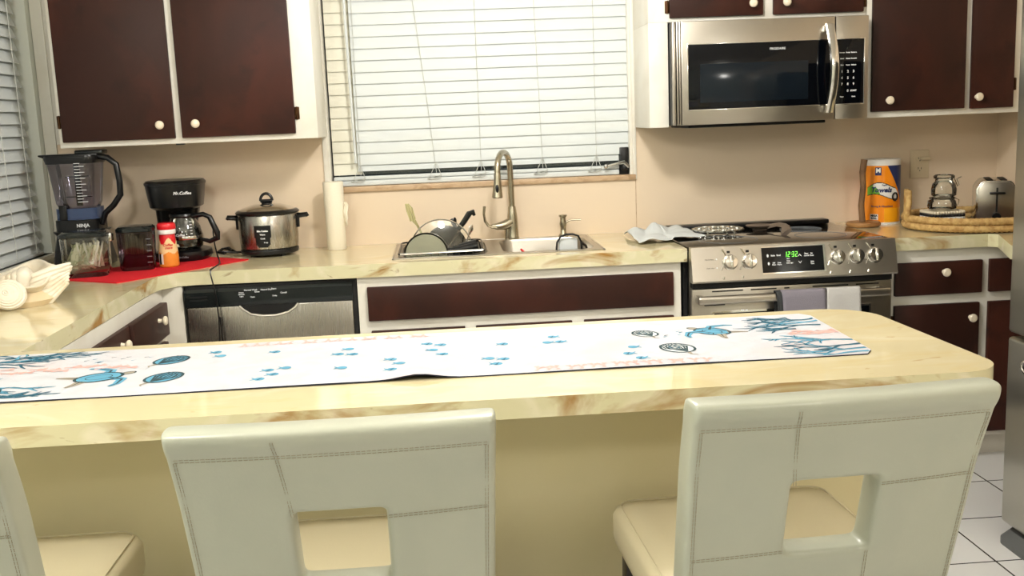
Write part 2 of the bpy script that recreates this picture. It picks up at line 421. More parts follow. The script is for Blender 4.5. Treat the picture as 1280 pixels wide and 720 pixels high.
part('bottom_rail', B().box(XL-.055, XL-.01, -1.9, -.115, .9565, .972, .003), 'slat', t)
for y in (-.22, -.42, -.9, -1.4):
    part('ladder_cord', B().tube([(XL-.008, y+.03, .965), (XL-.004, y+.01, 1.3), (XL-.006, y, 2.09)], .0016, 6), 'cord_white', t)
# casement crank
t = thing('window_crank', 'metal window crank lever on a black bracket beside the sink blind', 'window crank', (-.12, .03, 1.173))
part('bracket', B().box(-.152, -.114, .012, .06, 1.1725, 1.29, .004).sphere((-.135, .008, 1.205), .018), 'black', t)
part('lever', B().tube([(-.118, .0, 1.205), (-.14, -.008, 1.226), (-.17, -.016, 1.222), (-.215, -.02, 1.212)], [.008, .009, .007, .006], 8).sphere((-.22, -.02, 1.212), .010), 'silver', t)

# ------------------------------------------------------------------ cabinets
def knob(parent, c, d='y', name='knob'):
    prof = [(0.0, 0), (.009, 0), (.0075, .006), (.0065, .012), (.012, .016), (.0165, .021), (.0165, .026), (.012, .031), (0, .033)]
    b = B(); R = {'y': Matrix.Rotation(pi/2, 4, 'X'), 'x': Matrix.Rotation(pi/2, 4, 'Y')}[d]
    b.m = Matrix.Translation(c) @ R; b.lathe(prof, seg=18); b.m = None
    return part(name, b, 'knob', parent)
def hinge(parent, x, y, z):
    b = B(); b.box(x-.009, x+.009, y-.002, y, z-.024, z+.024, .001).cylx((x, y-.004, z), .004, .05, 'z', 10)
    return part('hinge', b, 'brass', parent)
def ypanel(parent, name, x0, x1, z0, z1, y, k=None, mats='door', th=.018):
    d = part(name, B().box(x0, x1, y-th, y-.0003, z0, z1, .0035), mats, parent)
    if k: knob(d, (k[0], y-th, k[1]))
    return d

# upper left cabinet
ZT = 2.13
t = thing('wall_cabinet', 'white wall cabinet with two tall dark brown doors above the coffee maker', 'wall cabinet', (-1.89, -.16, 1.388))
b = B(); b.box(-2.393, -1.405, -.325, -.001, 1.388, ZT, .002)
part('body', b, 'white', t)
d = ypanel(t, 'door', -2.377, -1.951, 1.409, ZT-.02, -.325, (-2.0, 1.462)); hinge(d, -2.386, -.326, 1.487)
d = ypanel(t, 'door', -1.925, -1.489, 1.409, ZT-.02, -.325, (-1.865, 1.462)); hinge(d, -1.48, -.326, 1.487)
part('latch', B().box(-1.955, -1.925, -.325, -.30, 1.383, 1.3879), 'black', t)
# over-microwave cabinet
t = thing('wall_cabinet', 'short white wall cabinet with reddish brown doors above the microwave', 'wall cabinet', (.34, -.16, 1.779))
b = B(); b.box(-.0875, .795, -.325, -.001, 1.782, ZT, .002).box(-.0875, -.0095, -.325, -.001, 1.372, 1.782, .002)
part('body', b, 'white', t)
d = ypanel(t, 'door', -.004, .371, 1.797, ZT-.02, -.325, (.324, 1.842)); hinge(d, -.012, -.326, 1.84)
d = ypanel(t, 'door', .412, .779, 1.797, ZT-.02, -.325, (.459, 1.842)); hinge(d, .787, -.326, 1.84)
# right cabinet
t = thing('wall_cabinet', 'white wall cabinet with near-black doors right of the microwave', 'wall cabinet', (1.16, -.16, 1.375))
part('body', B().box(.797, XR-.001, -.325, -.001, 1.376, ZT, .002), 'white', t)
d = ypanel(t, 'door', .817, 1.206, 1.400, ZT-.02, -.325, (.883, 1.444))
d = ypanel(t, 'door', 1.231, 1.411, 1.397, ZT-.02, -.325, (1.242+.012, 1.444)); hinge(d, 1.42, -.326, 1.49)

# base cabinets
YB = -.60
t = thing('base_cabinet', 'white sink cabinet with a long dark brown false drawer front', 'base cabinet', (-.65, -.3, 0))
b = B(); b.box(-1.268, -.035, YB, YB+.02, .10, H-.052, .001).box(-1.268, -1.25, YB+.02, -.02, .10, H-.052).box(-.053, -.035, YB+.02, -.02, .10, H-.052).box(-1.25, -.053, YB+.02, -.02, .10, .12).box(-1.26, -.045, YB+.07, YB+.085, 0, .0995)
part('body', b, 'white', t)
ypanel(t, 'drawer_front', -1.232, -.066, .700, .830, YB)
for (x0, x1) in ((-1.225, -.87), (-.83, -.46), (-.415, -.066)):
    ypanel(t, 'door', x0, x1, .13, .662, YB, (x1-.05, .60))
t = thing('base_cabinet', 'white base cabinet with black drawer and door right of the range', 'base cabinet', (1.15, -.3, 0))
b = B(); b.box(.785, 1.535, YB, -.001, .10, H-.052, .001).box(.80, 1.52, YB+.07, -.01, 0, .0995)
part('body', b, 'white', t)
ypanel(t, 'drawer_front', .806, 1.157, .688, .818, YB, (1.0, .778))
ypanel(t, 'drawer_front', 1.186, 1.46, .688, .818, YB, (1.4, .778))
d = ypanel(t, 'door', .806, 1.150, .12, .650, YB, (1.112, .592)); hinge(d, .798, YB-.001, .585)
ypanel(t, 'door', 1.186, 1.46, .12, .650, YB, (1.4, .60))
# left run, facing right
t = thing('base_cabinet', 'white base cabinet with dark drawers under the left counter', 'base cabinet', (-2.27, -1.1, 0))
b = B(); b.prism([(XL+.002, -.001), (-1.914, -.001), (-1.914, YB), (-1.985, YB-.01), (-1.985, -1.895), (XL+.002, -1.895)], .10, H-.052)
b.box(XL+.02, -2.05, -1.88, -.02, 0, .0995)
part('body', b, 'white', t)
for (y0, y1, th, kz, ky) in ((-1.085, -.655, .028, .776, -.79), (-1.53, -1.092, .018, .776, -1.19)):
    d = part('drawer_front', B().box(-1.985+.0003, -1.985+th, y0, y1, .700, .820, .0035), 'door', t); knob(d, (-1.985+th, ky, kz), 'x')
for (y0, y1) in ((-1.085, -.655), (-1.53, -1.092)):
    d = part('door', B().box(-1.985+.0003, -1.965, y0, y1, .13, .675, .0035), 'door', t); knob(d, (-1.965, (y0+.06), .61), 'x')

# countertops
sx0, sx1, sy0, sy1 = -1.125, -.325, -.525, -.045       # sink cut-out
EF = -.622
t = thing('countertop', 'cream marbled L-shaped countertop around the sink', 'countertop', (-1.4, -.4, H-.05))
b = B()
b.prism([(XL+.001, -.001), (sx0, -.001), (sx0, EF), (-1.86, EF+.03), (-1.93, EF+.015), (-1.975, EF-.055), (-1.985, EF-.15), (-1.985, -1.899), (XL+.001, -1.899)], H-.05, H)
b.box(sx0, sx1, sy1, -.001, H-.05, H).box(sx0, sx1, EF, sy0, H-.05, H).box(sx1, -.014, EF, -.001, H-.05, H)
def edge_split(b, lim=.5):
    """material 1 on vertical faces"""
    for i, f in enumerate(b.f):
        p = [Vector(b.v[j]) for j in f[:3]]; n = (p[1]-p[0]).cross(p[2]-p[0])
        if n.length > 0 and abs(n.normalized().z) < lim: b.mi[i] = 1
edge_split(b); part('worktop', b, ['counter', 'counter_edge'], t, smooth=30)
b = B()
b.prism([(.776, -.001), (.776, EF), (1.17, EF), (1.195, EF-.03), (1.075, -.95), (1.075, -1.30), (XR-.001, -1.30), (XR-.001, -.001)], H-.05, H)
edge_split(b); solo('countertop', b, ['counter', 'counter_edge'], 'cream marbled countertop right of the range under the toaster', 'countertop', smooth=30)
def arc(cx, cy, r, a0, a1, n=10): return [(cx+r*cos(radians(a0+(a1-a0)*k/n)), cy+r*sin(radians(a0+(a1-a0)*k/n))) for k in range(n+1)]
b = B()
pl = [(XL+.001, -1.9005), (XL+.001, -2.58)] + arc(.06, -2.49, .09, -90, 0) + arc(.005, -2.03, .13, -4, 90)
b.prism(pl, H-.04, H); edge_split(b)
solo('countertop', b, ['counter', 'counter_edge'], 'long cream peninsula top with rounded end holding the table runner', 'countertop', smooth=30)
t = thing('peninsula_base', 'cream painted base under the long peninsula top, behind the stools', 'peninsula base', (-1.25, -2.1, 0))
part('panel', B().box(XL+.002, .03, -2.30, -2.28, 0, H-.0405, .001), 'panel', t)
part('body', B().box(XL+.002, .03, -2.279, -1.96, .0, H-.0405, .001), 'white', t)

# ------------------------------------------------------------------ sink
t = thing('kitchen_sink', 'stainless steel double bowl sink set into the cream counter', 'sink', (-.725, -.285, .74))
def bowl(x0, x1):
    b = B(); cx = (x0+x1)/2; w = x1-x0; cy = -.298; z = H+.003
    n = 6
    rings = [rr(cx, -.285, w, .50, .006, z, n), rr(cx, cy, w-.06, .41, .06, z+.001, n), rr(cx, cy, w-.07, .40, .06, z-.012, n), rr(cx, cy, w-.09, .38, .06, z-.15, n), rr(cx, cy, w-.14, .33, .05, z-.17, n)]
    b.loft(rings, False, True); return b
part('bowl', bowl(-1.135, -.735), 'steel', t, recalc=False)
part('bowl', bowl(-.735, -.315), 'steel', t, recalc=False)
b = B(); b.box(-1.135, -.315, -.537, -.530, H+.0003, H+.004, .001).box(-1.135, -.315, -.042, -.034, H+.0003, H+.004, .001).box(-1.137, -1.128, -.537, -.034, H+.0003, H+.004, .001).box(-.322, -.313, -.537, -.034, H+.0003, H+.004, .001)
part('rim', b, 'steel', t)
for cx in (-.935, -.525):
    part('drain', B().lathe([(.045, 0), (.045, .003), (.03, .003), (.02, .001)], (cx, -.298, .7515)), 'chrome', t)
# faucet
t = thing('faucet', 'brushed nickel gooseneck pull-down faucet with curved side lever', 'faucet', (-.637, -.062, H+.004))
z0 = H+.004
b = B(); b.lathe([(.026, 0), (.027, .006), (.025, .012), (.024, .05), (.021, .10), (.0165, .135), (.015, .14)], (-.637, -.062, z0))
part('base_body', b, 'nickel', t)
dirv = Vector((-.055, -.145, 0)); pts = [Vector((-.637, -.062, z0+.138)), Vector((-.638, -.063, z0+.24))]
cz = 1.225; c0 = Vector((-.639, -.063, cz)); R_ = dirv.length/2+.012; d = dirv.normalized()
for k in range(0, 13):
    a = pi - k*(pi+.12)/12
    pts.append(c0+d*R_*(1+cos(a))+Vector((0, 0, R_*.78*sin(a))))
tip = pts[-1]
part('spout', B().tube(pts, .0128, 14), 'nickel', t)
b = B(); dn = Vector((-.04, -.02, -1)).normalized()
b.tube([tip, tip+dn*.012, tip+dn*.03, tip+dn*.075, tip+dn*.10, tip+dn*.104], [.0128, .0145, .015, .0195, .0225, .020], 16)
sh = part('spray_head', b, 'nickel', t)
part('spray_button', B().sphere(tuple(tip+dn*.065+Vector((-.002, -.018, 0))), .009, sc=(.8, .7, 1.9)), 'black', sh)
b = B(); b.tube([(-.637, -.062, z0+.075), (-.67, -.075, z0+.062), (-.705, -.085, z0+.058), (-.728, -.09, z0+.062)], [.022, .021, .015, .008], 12)
hb = part('handle_body', b, 'nickel', t)
b = B(); b.tube([(-.722, -.09, z0+.058), (-.742, -.093, z0+.064), (-.756, -.095, z0+.085), (-.760, -.095, z0+.115), (-.756, -.095, z0+.148)], [.007, .0065, .006, .0055, .0065], 10)
part('lever', b, 'nickel', hb)
b = B(); b.lathe([(.013, 0), (.014, .03), (.012, .062)], (-.66, -.068, z0)); part('side_stem', b, 'nickel', t)
# soap dispenser
t = thing('soap_dispenser', 'brushed nickel pump soap dispenser set in the sink deck', 'soap dispenser', (-.42, -.068, H+.004))
part('body', B().lathe([(.022, 0), (.022, .004), (.013, .016), (.012, .04), (.0155, .055), (.0125, .07), (.0125, .082), (.018, .088), (.018, .094), (0, .096)], (-.42, -.068, z0)), 'nickel', t)
part('nozzle', B().tube([(-.41, -.07, z0+.060), (-.39, -.075, z0+.070), (-.345, -.085, z0+.071)], [.005, .004, .0035], 8), 'nickel', t)
t = thing('sponge_holder', 'black wire sponge holder hanging in the right sink bowl', 'sponge holder', (-.44, -.42, .85))
b = B(); y = -.46
b.tube([(-.497, y, .90), (-.492, y, .945), (-.478, y, .968), (-.455, y, .976), (-.43, y, .976), (-.408, y, .968), (-.397, y, .945), (-.395, y, .90)], .0042, 8)
b.tube([(-.497, y, .90), (-.395, y, .90)], .004, 8)
b.tube([(-.395, y, .94), (-.375, y+.03, .925), (-.365, y+.06, .90)], .005, 8)
for k in range(5): x = -.487+k*.02; b.tube([(x, y+.001, .90), (x, y+.03, .885), (x, y+.06, .90)], .002, 6)
part('wire_frame', b, 'black', t)
solo('sponge', B().box(-.484, -.408, -.448, -.425, .892, .958, .008), 'cloth', 'pale grey sponge standing in the black wire holder at the sink', 'sponge')
solo('drinking_straw', B().tube([(-.622, -.30, .905), (-.585, -.42, .868)], .0045, 8), 'redplastic', 'short red straw lying in the right sink bowl', 'straw')

# dish rack and what stands in it
t = thing('dish_rack', 'low black and chrome wire dish rack over the left sink bowl', 'dish rack', (-.94, -.3, .90))
b = B()
for z, r in ((.932, .0035), (.918+.003, .0022)):
    ring = rr(-.945, -.30, .335, .40, .03, z, 4); b.tube(ring, r, 8, closed=True)
part('rim_wire', b, ['black'], t)
b = B()
for k in range(12): x = -1.09+k*.0265; b.tube([(x, -.49, .93), (x, -.47, .885), (x, -.13, .885), (x, -.11, .93)], .0016, 6)
part('basket_wires', b, 'chrome', t)
part('front_bar', B().tube([(-1.105, -.505, .934), (-.785, -.505, .938)], .004, 8), 'chrome', t)
def disc(c, R, th, nrm, prof=None, mi=0, b=None, bulge=0):
    b = b or B(); q = Vector((0, 0, 1)).rotation_difference(Vector(nrm).normalized()).to_matrix().to_4x4()
    b.m = Matrix.Translation(c) @ q
    b.lathe(prof or [(0, bulge), (R*.5, bulge*.8), (R*.85, bulge*.3), (R, 0), (R, -th), (R*.85, bulge*.3-th), (R*.5, bulge*.8-th), (0, bulge-th)], seg=40, mi=mi); b.m = None; return b
nr = (.1, -1, .18)
t = thing('glass_pot_lid', 'clear glass pot lid with thin steel rim leaning in the dish rack', 'pot lid', (-.945, -.33, .90))
part('glass', disc((-.945, -.355, .925), .122, .003, nr, bulge=.02), 'clear', t)
q = Vector((0, 0, 1)).rotation_difference(Vector(nr).normalized())
part('rim', B().tube([Vector((-.945, -.355, .925))+q @ Vector((.123*cos(a*pi/20), .123*sin(a*pi/20), 0)) for a in range(40)], .0028, 6, closed=True), 'chrome', t)
t = thing('saucepan', 'small steel saucepan lying on its side in the dish rack', 'saucepan', (-1.0, -.44, .90))
nr2 = (-.05, -1, .1); bb = disc((-1.005, -.46, .922), .084, .003, nr2, prof=[(0, 0), (.078, 0), (.084, .006), (.087, .012), (.087, -.055), (.084, -.06), (.081, -.055), (.081, -.004), (0, -.004)])
for v in range(0): pass
part('pan_body', bb, 'steel', t)
part('pan_base', disc((-1.005, -.4735, .923), .081, .001, nr2), 'foil', t)
part('handle', B().tube([(-.93, -.43, .93), (-.88, -.44, .935), (-.80, -.455, .948)], [.010, .013, .017], 10), 'black', t)
t = thing('kitchen_knife', 'kitchen knife with thick black handle pointing up in the dish rack', 'knife', (-.88, -.3, .92))
part('handle', B().tube([(-.875, -.32, 1.0), (-.85, -.31, 1.03), (-.828, -.30, 1.06), (-.812, -.295, 1.066), (-.806, -.29, 1.052)], [.010, .013, .014, .012, .006], 10, flat=.7), 'black_green', t)
part('blade', B().tube([(-.875, -.32, 1.0), (-.93, -.345, .93)], [.016, .010], 8, flat=.12), 'chrome', t)
t = thing('spatula', 'clear plastic fork-ended spatula sticking up at the left of the dish rack', 'spatula', (-1.06, -.25, .92))
b = B(); b.tube([(-1.0, -.25, .93), (-1.04, -.25, 1.02), (-1.056, -.25, 1.045)], [.005, .006, .012], 8, flat=.3)
for k in (-1, 0, 1): b.tube([(-1.056+k*.008, -.25, 1.04+k*.004), (-1.068+k*.009, -.25, 1.085+k*.004), (-1.078+k*.005, -.25, 1.108)], [.0055, .006, .003], 6, flat=.35)
part('blade', b, 'straw', t)
def spoon(p0, p1, lab, mt='chrome', hb=.014):
    p0, p1 = Vector(p0), Vector(p1); d = (p1-p0); b = B()
    b.tube([p0, p0+d*.6, p0+d*.72, p0+d*.85, p0+d*.95, p1], [.004, .004, .009, hb, .010, .004], 10, flat=.35)
    solo('spoon', b, mt, lab, 'spoon')
spoon((-.86, -.38, .92), (-.818, -.36, 1.02), 'steel spoon standing bowl up beside the black knife handle')
spoon((-.90, -.30, .92), (-.885, -.27, 1.045), 'black headed utensil standing behind the glass lid in the rack', 'black', .012)
t = thing('skillet', 'dark pan stacked on edge behind the saucepan in the dish rack', 'pan', (-.93, -.40, .90))
part('pan_body', disc((-.935, -.30, .925), .088, .004, (.3, -1, .2), prof=[(0, 0), (.07, 0), (.088, .03), (.09, .03), (.072, -.004), (0, -.004)]), 'black_green', t)
part('handle', B().tube([(-.87, -.29, .985), (-.892, -.28, 1.02), (-.90, -.275, 1.04)], [.007, .008, .006], 8), 'black', t)
t = thing('mug', 'black mug lying on its side at the right of the dish rack', 'mug', (-.82, -.40, .90))
part('cup', disc((-.80, -.43, .945), .03, .003, (1, -.35, .25), prof=[(0, -.075), (.026, -.075), (.028, 0), (.025, 0), (.024, -.07), (0, -.07)]), 'black', t)

# ------------------------------------------------------------------ dishwasher
t = thing('dishwasher', 'stainless dishwasher with black control strip left of the sink cabinet', 'dishwasher', (-1.59, -.3, 0))
part('tub', B().box(-1.903, -1.275, -.565, -.01, .10, H-.053, .001).box(-1.89, -1.29, -.50, -.02, 0, .0995), 'black_matte', t)
part('frame_gap', B().box(-1.905, -1.272, -.59, -.5655, .10, H-.056, .001), 'black_matte', t)
b = B(); b.box(-1.899, -1.288, -.612, -.5905, .12, .784, .004)
dd = part('door', b, 'steel_v', t)
b = B(); b.prism([(-.612, .786), (-.618, .80), (-.618, .842), (-.606, .853), (-.5905, .853), (-.5905, .786)], -1.904, -1.286, 'x')
cp = part('control_strip', b, 'black_green', t)
b = B(); b.prism([(-1.702, .785), (-1.69, .772), (-1.665, .755), (-1.62, .7475), (-1.575, .7475), (-1.53, .757), (-1.505, .773), (-1.496, .785)], -.6135, -.612, 'y')
part('handle_pocket', b, 'black_matte', dd)
part('pocket_lip', B().tube([(-1.708, -.613, .784), (-1.692, -.615, .769), (-1.665, -.616, .751), (-1.62, -.617, .7435), (-1.575, -.617, .7435), (-1.528, -.616, .753), (-1.502, -.615, .770), (-1.49, -.613, .784)], .0042, 8), 'steel', dd)
b = B()
for k in range(2): b.box(-1.885, -1.82, -.6186, -.6181, .811+k*.012, .816+k*.012)
part('vent', b, 'black_matte', cp)
b = B(); f = lambda cx, cz: front(cx, cz, -.6188)
for (tx, x, zz, sz) in (('Normal Wash', -1.66, .8435, .007), ('Rinse', -1.637, .836, .007), ('Heated Dry', -1.603, .8425, .007), ('Start', -1.575, .8445, .008), ('Cancel', -1.54, .828, .007), ('Heavy', -1.695, .835, .006), ('Normal', -1.695, .828, .006), ('Light', -1.695, .821, .006), ('Clean', -1.655, .817, .006), ('Delay', -1.573, .818, .006)):
    b.text(tx, sz*1.2, f(x, zz), .0002)
part('lettering', b, 'print', cp, smooth=0, recalc=False)

# ------------------------------------------------------------------ range
t = thing('range', 'stainless slide-in electric range with black glass cooktop', 'stove', (.38, -.33, 0))
part('side_body', B().box(-.007, .773, -.62, -.012, .03, .905, .002).box(.0, .766, -.56, -.05, 0, .0295), 'steel_dark', t)
b = B(); b.box(-.008, .774, -.648, -.010, .9055, .924, .003)
ct = part('cooktop', b, 'cooktop', t)
part('back_trim', B().box(.035, .75, -.075, -.012, .9242, .944, .006), 'black', ct)
part('front_lip', B().box(-.008, .774, -.668, -.6485, .9055, .9255, .003), 'steel', ct)
for (cx, cy, R) in ((.19, -.46, .115), (.57, -.45, .10), (.20, -.22, .09), (.57, -.22, .085)):
    b = B(); ring = [(cx+R*cos(a*pi/24), cy+R*sin(a*pi/24), .9243) for a in range(48)]; b.tube(ring, .0012, 4, closed=True)
    part('burner_ring', b, 'print_dim', ct)
# control panel slanted
py = lambda z: -.668-(.926-z)*.26
b = B(); b.prism([(-.64, .926), (-.668, .926), (py(.80), .80), (py(.80)+.006, .793), (-.64, .793)], -.012, .778, 'x')
cp = part('control_panel', b, 'steel', t)
part('panel_gap', B().box(-.004, .770, -.665, -.6205, .768, .7925), 'black_matte', t)
part('side_gap_shade', B().box(-.026, -.0085, -.60, -.57, .10, .865), 'black', t)  # black strip standing in for the shaded gap between cabinet and range
def on(cx, cz, off=.001): return lambda x, z: (cx+x, py(cz+z)-off, cz+z)
def slab(b, x0, x1, z0, z1, off, mi=0):
    b.prism([(py(z0)-off, z0), (py(z1)-off, z1), (py(z1)-.0002, z1), (py(z0)-.0002, z0)], x0, x1, 'x', mi)
b = B(); slab(b, .257, .497, .822, .914, .0025)
dp = part('display', b, 'blackglass', cp)
b = B(); slab(b, .493, .501, .818, .918, .005); slab(b, .254, .4929, .9142, .918, .004); slab(b, .254, .4929, .818, .8218, .004)
part('display_frame', b, 'chrome', dp)
b = B()
for (tx, x, zz, sz) in (('Bake', .299, .884, .010), ('Broil', .321, .884, .010), ('Self', .301, .857, .008), ('Clean', .301, .850, .008), ('Keep', .322, .857, .008), ('Warm', .322, .850, .008),
                        ('Start', .357, .870, .007), ('Timer', .357, .862, .007), ('Oven Light', .362, .854, .007), ('Timer', .428, .886, .008), ('On/Off', .428, .878, .008), ('Set', .448, .886, .008), ('Clock', .448, .878, .008), ('Bake', .449, .856, .008), ('Time', .449, .848, .008)):
    b.text(tx, sz*.82, on(x, zz, .003), .0003)
for s_, zz in ((1, .882), (-1, .855)):
    b.add([on(.402, zz, .003)(p[0], p[1]*s_) for p in ((-.006, -.003), (0, .004), (.006, -.003), (.006, -.006), (0, .001), (-.006, -.006))], [(0, 1, 4, 5), (1, 2, 3, 4)])
b.add([on(.279, .884, .003)(.004*cos(a*pi/6), .006*sin(a*pi/6)) for a in range(12)], [tuple(range(12))])
b.add([on(.281, .855, .003)(.004*cos(a*pi/6), .006*sin(a*pi/6)) for a in range(12)], [tuple(range(12))])
part('lettering', b, 'print', dp, smooth=0, recalc=False)
# seven-segment clock 12:32
b = B(); seg7 = {'1': 'bc', '2': 'abged', '3': 'abgcd'}
def seg(b, x, zc, ch, w=.008, h=.019, k=.0019):
    S_ = {'a': (0, w, h-k, h), 'g': (0, w, h/2-k/2, h/2+k/2), 'd': (0, w, 0, k), 'b': (w-k, w, h/2, h), 'c': (w-k, w, 0, h/2), 'f': (0, k, h/2, h), 'e': (0, k, 0, h/2)}
    for c in seg7[ch]:
        x0, x1, z0_, z1_ = S_[c]; pts = [(x0, z0_), (x1, z0_), (x1, z1_), (x0, z1_)]
        b.add([on(x, zc, .003)(p[0]+p[1]*.12, p[1]-h/2) for p in pts], [(0, 1, 2, 3)])
for i, ch in enumerate('1232'): seg(b, .343+i*.0128+(.003 if i > 1 else 0), .886, ch)
for dz in (-.003, .004): b.add([on(.3705, .886, .003)(p[0], p[1]+dz) for p in ((0, 0), (.0018, 0), (.0018, .0018), (0, .0018))], [(0, 1, 2, 3)])
part('clock_digits', b, 'led', dp, smooth=0, recalc=False)
tilt = Matrix.Rotation(pi/2-.25, 4, 'X')
for x in (.134, .207, .546, .621, .692):
    b = B(); b.m = Matrix.Translation((x, py(.867), .867)) @ tilt
    b.lathe([(.030, 0), (.030, .004), (.027, .005), (.026, .02), (.023, .026), (0, .027)], seg=26)
    b.box(-.0042, .0042, -.024, .024, .025, .034, .003); b.m = None
    k = part('knob', b, 'chrome', cp)
    b = B()
    for dx in (-.024,):
        b.tube([on(x+dx-.004, .915, .001)(0, 0), on(x+dx+.010, .893, .002)(0, 0)], .003, 6)
        b.tube([on(x+dx-.012, .838, .002)(0, 0), on(x+dx-.004, .855, .002)(0, 0)], .003, 6).tube([on(x+dx-.006, .806, .002)(0, 0), on(x+dx-.002, .815, .002)(0, 0)], .004, 6)
    part('panel_crease', b, 'chrome', cp)
    b = B(); b.add([on(x-.004, .905, .0015)(p[0], p[1]) for p in ((-.006, -.004), (.006, -.004), (.006, .004), (-.006, .004))], [(0, 1, 2, 3)]); part('burner_icon', b, 'black', cp, smooth=0, recalc=False)
b = B(); b.text('Hot Surface', .007, on(.055, .880, .0012)).text('Oven Vent', .007, on(.058, .848, .0012)); part('lettering', b, 'black', cp, smooth=0, recalc=False)
b = B()
for zz in (.880, .848): b.sphere(on(.083, zz, .001)(0, 0), .003)
part('indicator_light', b, 'print', cp)
# oven door
b = B(); b.box(-.006, .772, -.662, -.6205, .17, .765, .004)
od = part('oven_door', b, 'steel', t)
part('storage_drawer', B().box(-.006, .772, -.655, -.6205, .04, .160, .004), 'steel', t)
part('window_frame', B().box(.070, .690, -.664, -.6625, .27, .678, .001), 'chrome', od)
part('window', B().box(.078, .682, -.6665, -.6645, .278, .670, .001), 'blackglass', od)
b = B()
for x0, x1 in ((.07, .19), (.22, .32), (.35, .37), (.46, .6), (.63, .72)): b.box(x0, x1, -.6632, -.6625, .752, .757)
b.box(.04, .12, -.6632, -.6625, .7, .704).box(.62, .73, -.6632, -.6625, .705, .708)
part('vent_slots', b, 'black_matte', od)
b = B(); b.box(.0, .742, -.735, -.708, .716, .748, .010, 3)
b.box(.004, .03, -.712, -.6625, .720, .744, .003).box(.712, .738, -.712, -.6625, .720, .744, .003)
part('handle', b, 'steel', od)
# towels over the handle
def towel(x0, x1, mt, lab, zb, sd):
    r = random.Random(sd); b = B(); ph = r.random()*6
    path = [(-.703, zb+.12), (-.7035, .70), (-.702, .735), (-.707, .7535), (-.722, .757), (-.738, .752), (-.743, .735), (-.745, .70), (-.747, .62), (-.745, zb)]
    def fn(u, v):
        k = v*(len(path)-1); i = min(int(k), len(path)-2); fr = k-i
        y = path[i][0]*(1-fr)+path[i+1][0]*fr; z = path[i][1]*(1-fr)+path[i+1][1]*fr
        hang = max(0, min(1, (.74-z)/.1)); s = -1 if y < -.72 else .25
        y += s*(.004+.004*sin(u*9+ph))*hang
        return (x0+(x1-x0)*u+.003*sin(v*7+ph), y, z)
    b.grid(fn, 14, 40)
    o = solo('dish_towel', b, mt, lab, 'towel'); m_ = o.modifiers.new('s', 'SOLIDIFY'); m_.thickness = .003; m_.offset = 0
towel(.318, .484, 'cloth_grey', 'mauve grey terry towel hanging left on the oven handle', .42, 1)
towel(.489, .618, 'cloth_light', 'pale grey waffle towel hanging right on the oven handle', .40, 2)
towel(.296, .316, 'cloth_dark', 'narrow charcoal cloth edge hanging at the far left of the oven towels', .45, 3)

# trivet and spoon rest on the cooktop
def trivet(cx, cy, z, R, name, lab):
    b = B(); th = .006
    def ring(r_, w, zz=z): b.loft([[(cx+q*cos(2*pi*k/48), cy+q*sin(2*pi*k/48), h) for k in range(48)] for q, h in ((r_-w, zz), (r_+w, zz), (r_+w, zz+th), (r_-w, zz+th), (r_-w, zz))], False, False)
    ring(R, .004); ring(R*.62, .003); ring(R*.25, .003)
    for k in range(12):
        a = 2*pi*k/12
        for rr_, s_ in ((R*.81, .0165), (R*.44, .012)):
            aa = a+(.26 if rr_ < R*.6 else 0)
            c = (cx+rr_*cos(aa), cy+rr_*sin(aa), z+th/2)
            b.tube([(c[0]+s_*cos(q*pi/5), c[1]+s_*sin(q*pi/5), c[2]) for q in range(10)], .0032, 5, closed=True)
    for k in range(16):
        a = 2*pi*k/16; b.sphere((cx+(R+.004)*cos(a), cy+(R+.004)*sin(a), z+th/2), .007, sc=(1, 1, .5), seg=8, rings=5)
    for k in range(4):
        a = pi/4+k*pi/2; b.tube([(cx+R*.8*cos(a), cy+R*.8*sin(a), z+th), (cx+R*.8*cos(a), cy+R*.8*sin(a), z-.0175)], .004, 6)
    return solo(name, b, 'silver', lab, 'trivet')
trivet(.20, -.27, .943, .098, 'trivet', 'round openwork silver trivet on the black cooktop')
t = thing('spoon_rest', 'dark pewter spoon shaped spoon rest at the back of the cooktop', 'spoon rest', (.43, -.30, .925))
b = B(); b.lathe([(.0, .012), (.03, .012), (.045, .016), (.052, .021), (.054, .019), (.046, .012), (.03, .007), (0, .006)], (.40, -.20, .9265), sx=1.1, seg=30)
part('bowl', b, 'pewter', t)
b = B(); b.tube([(.43, -.235, .943), (.452, -.28, .955), (.46, -.33, .955), (.45, -.38, .945), (.44, -.42, .934)], [.014, .012, .012, .022, .026], 12, flat=.35)
part('handle', b, 'pewter', t)
part('foot', B().lathe([(.028, -.001), (.03, .002), (.022, .008)], (.40, -.20, .9255)), 'pewter', t)

# ------------------------------------------------------------------ microwave
t = thing('microwave', 'stainless over-the-range microwave with black glass door', 'microwave', (.38, -.2, 1.376))
part('casing', B().box(-.006, .775, -.375, -.003, 1.378, 1.778, .002), 'black', t)
part('underside', B().box(.06, .62, -.36, -.05, 1.366, 1.3778, .004), 'black_matte', t)
part('side_rib', B().box(-.007, .004, -.395, -.3755, 1.379, 1.777, .003).box(.007, .014, -.402, -.3755, 1.379, 1.777, .003).box(.016, .022, -.405, -.3755, 1.379, 1.777, .003), 'steel', t)
dr = part('door', B().box(.0235, .636, -.41, -.3755, 1.378, 1.777, .004), 'steel', t)
cp = part('control_panel', B().box(.639, .772, -.41, -.3755, 1.378, 1.777, .004), 'steel', t)
wd = part('window', B().box(.050, .635, -.4125, -.4102, 1.438, 1.687, .002), 'blackglass', dr)
part('window_frame', B().box(.046, .050, -.4122, -.4102, 1.434, 1.691, .0008).box(.05, .635, -.4122, -.4102, 1.6872, 1.6905, .0008).box(.05, .635, -.4122, -.4102, 1.434, 1.4378, .0008), 'chrome', dr)
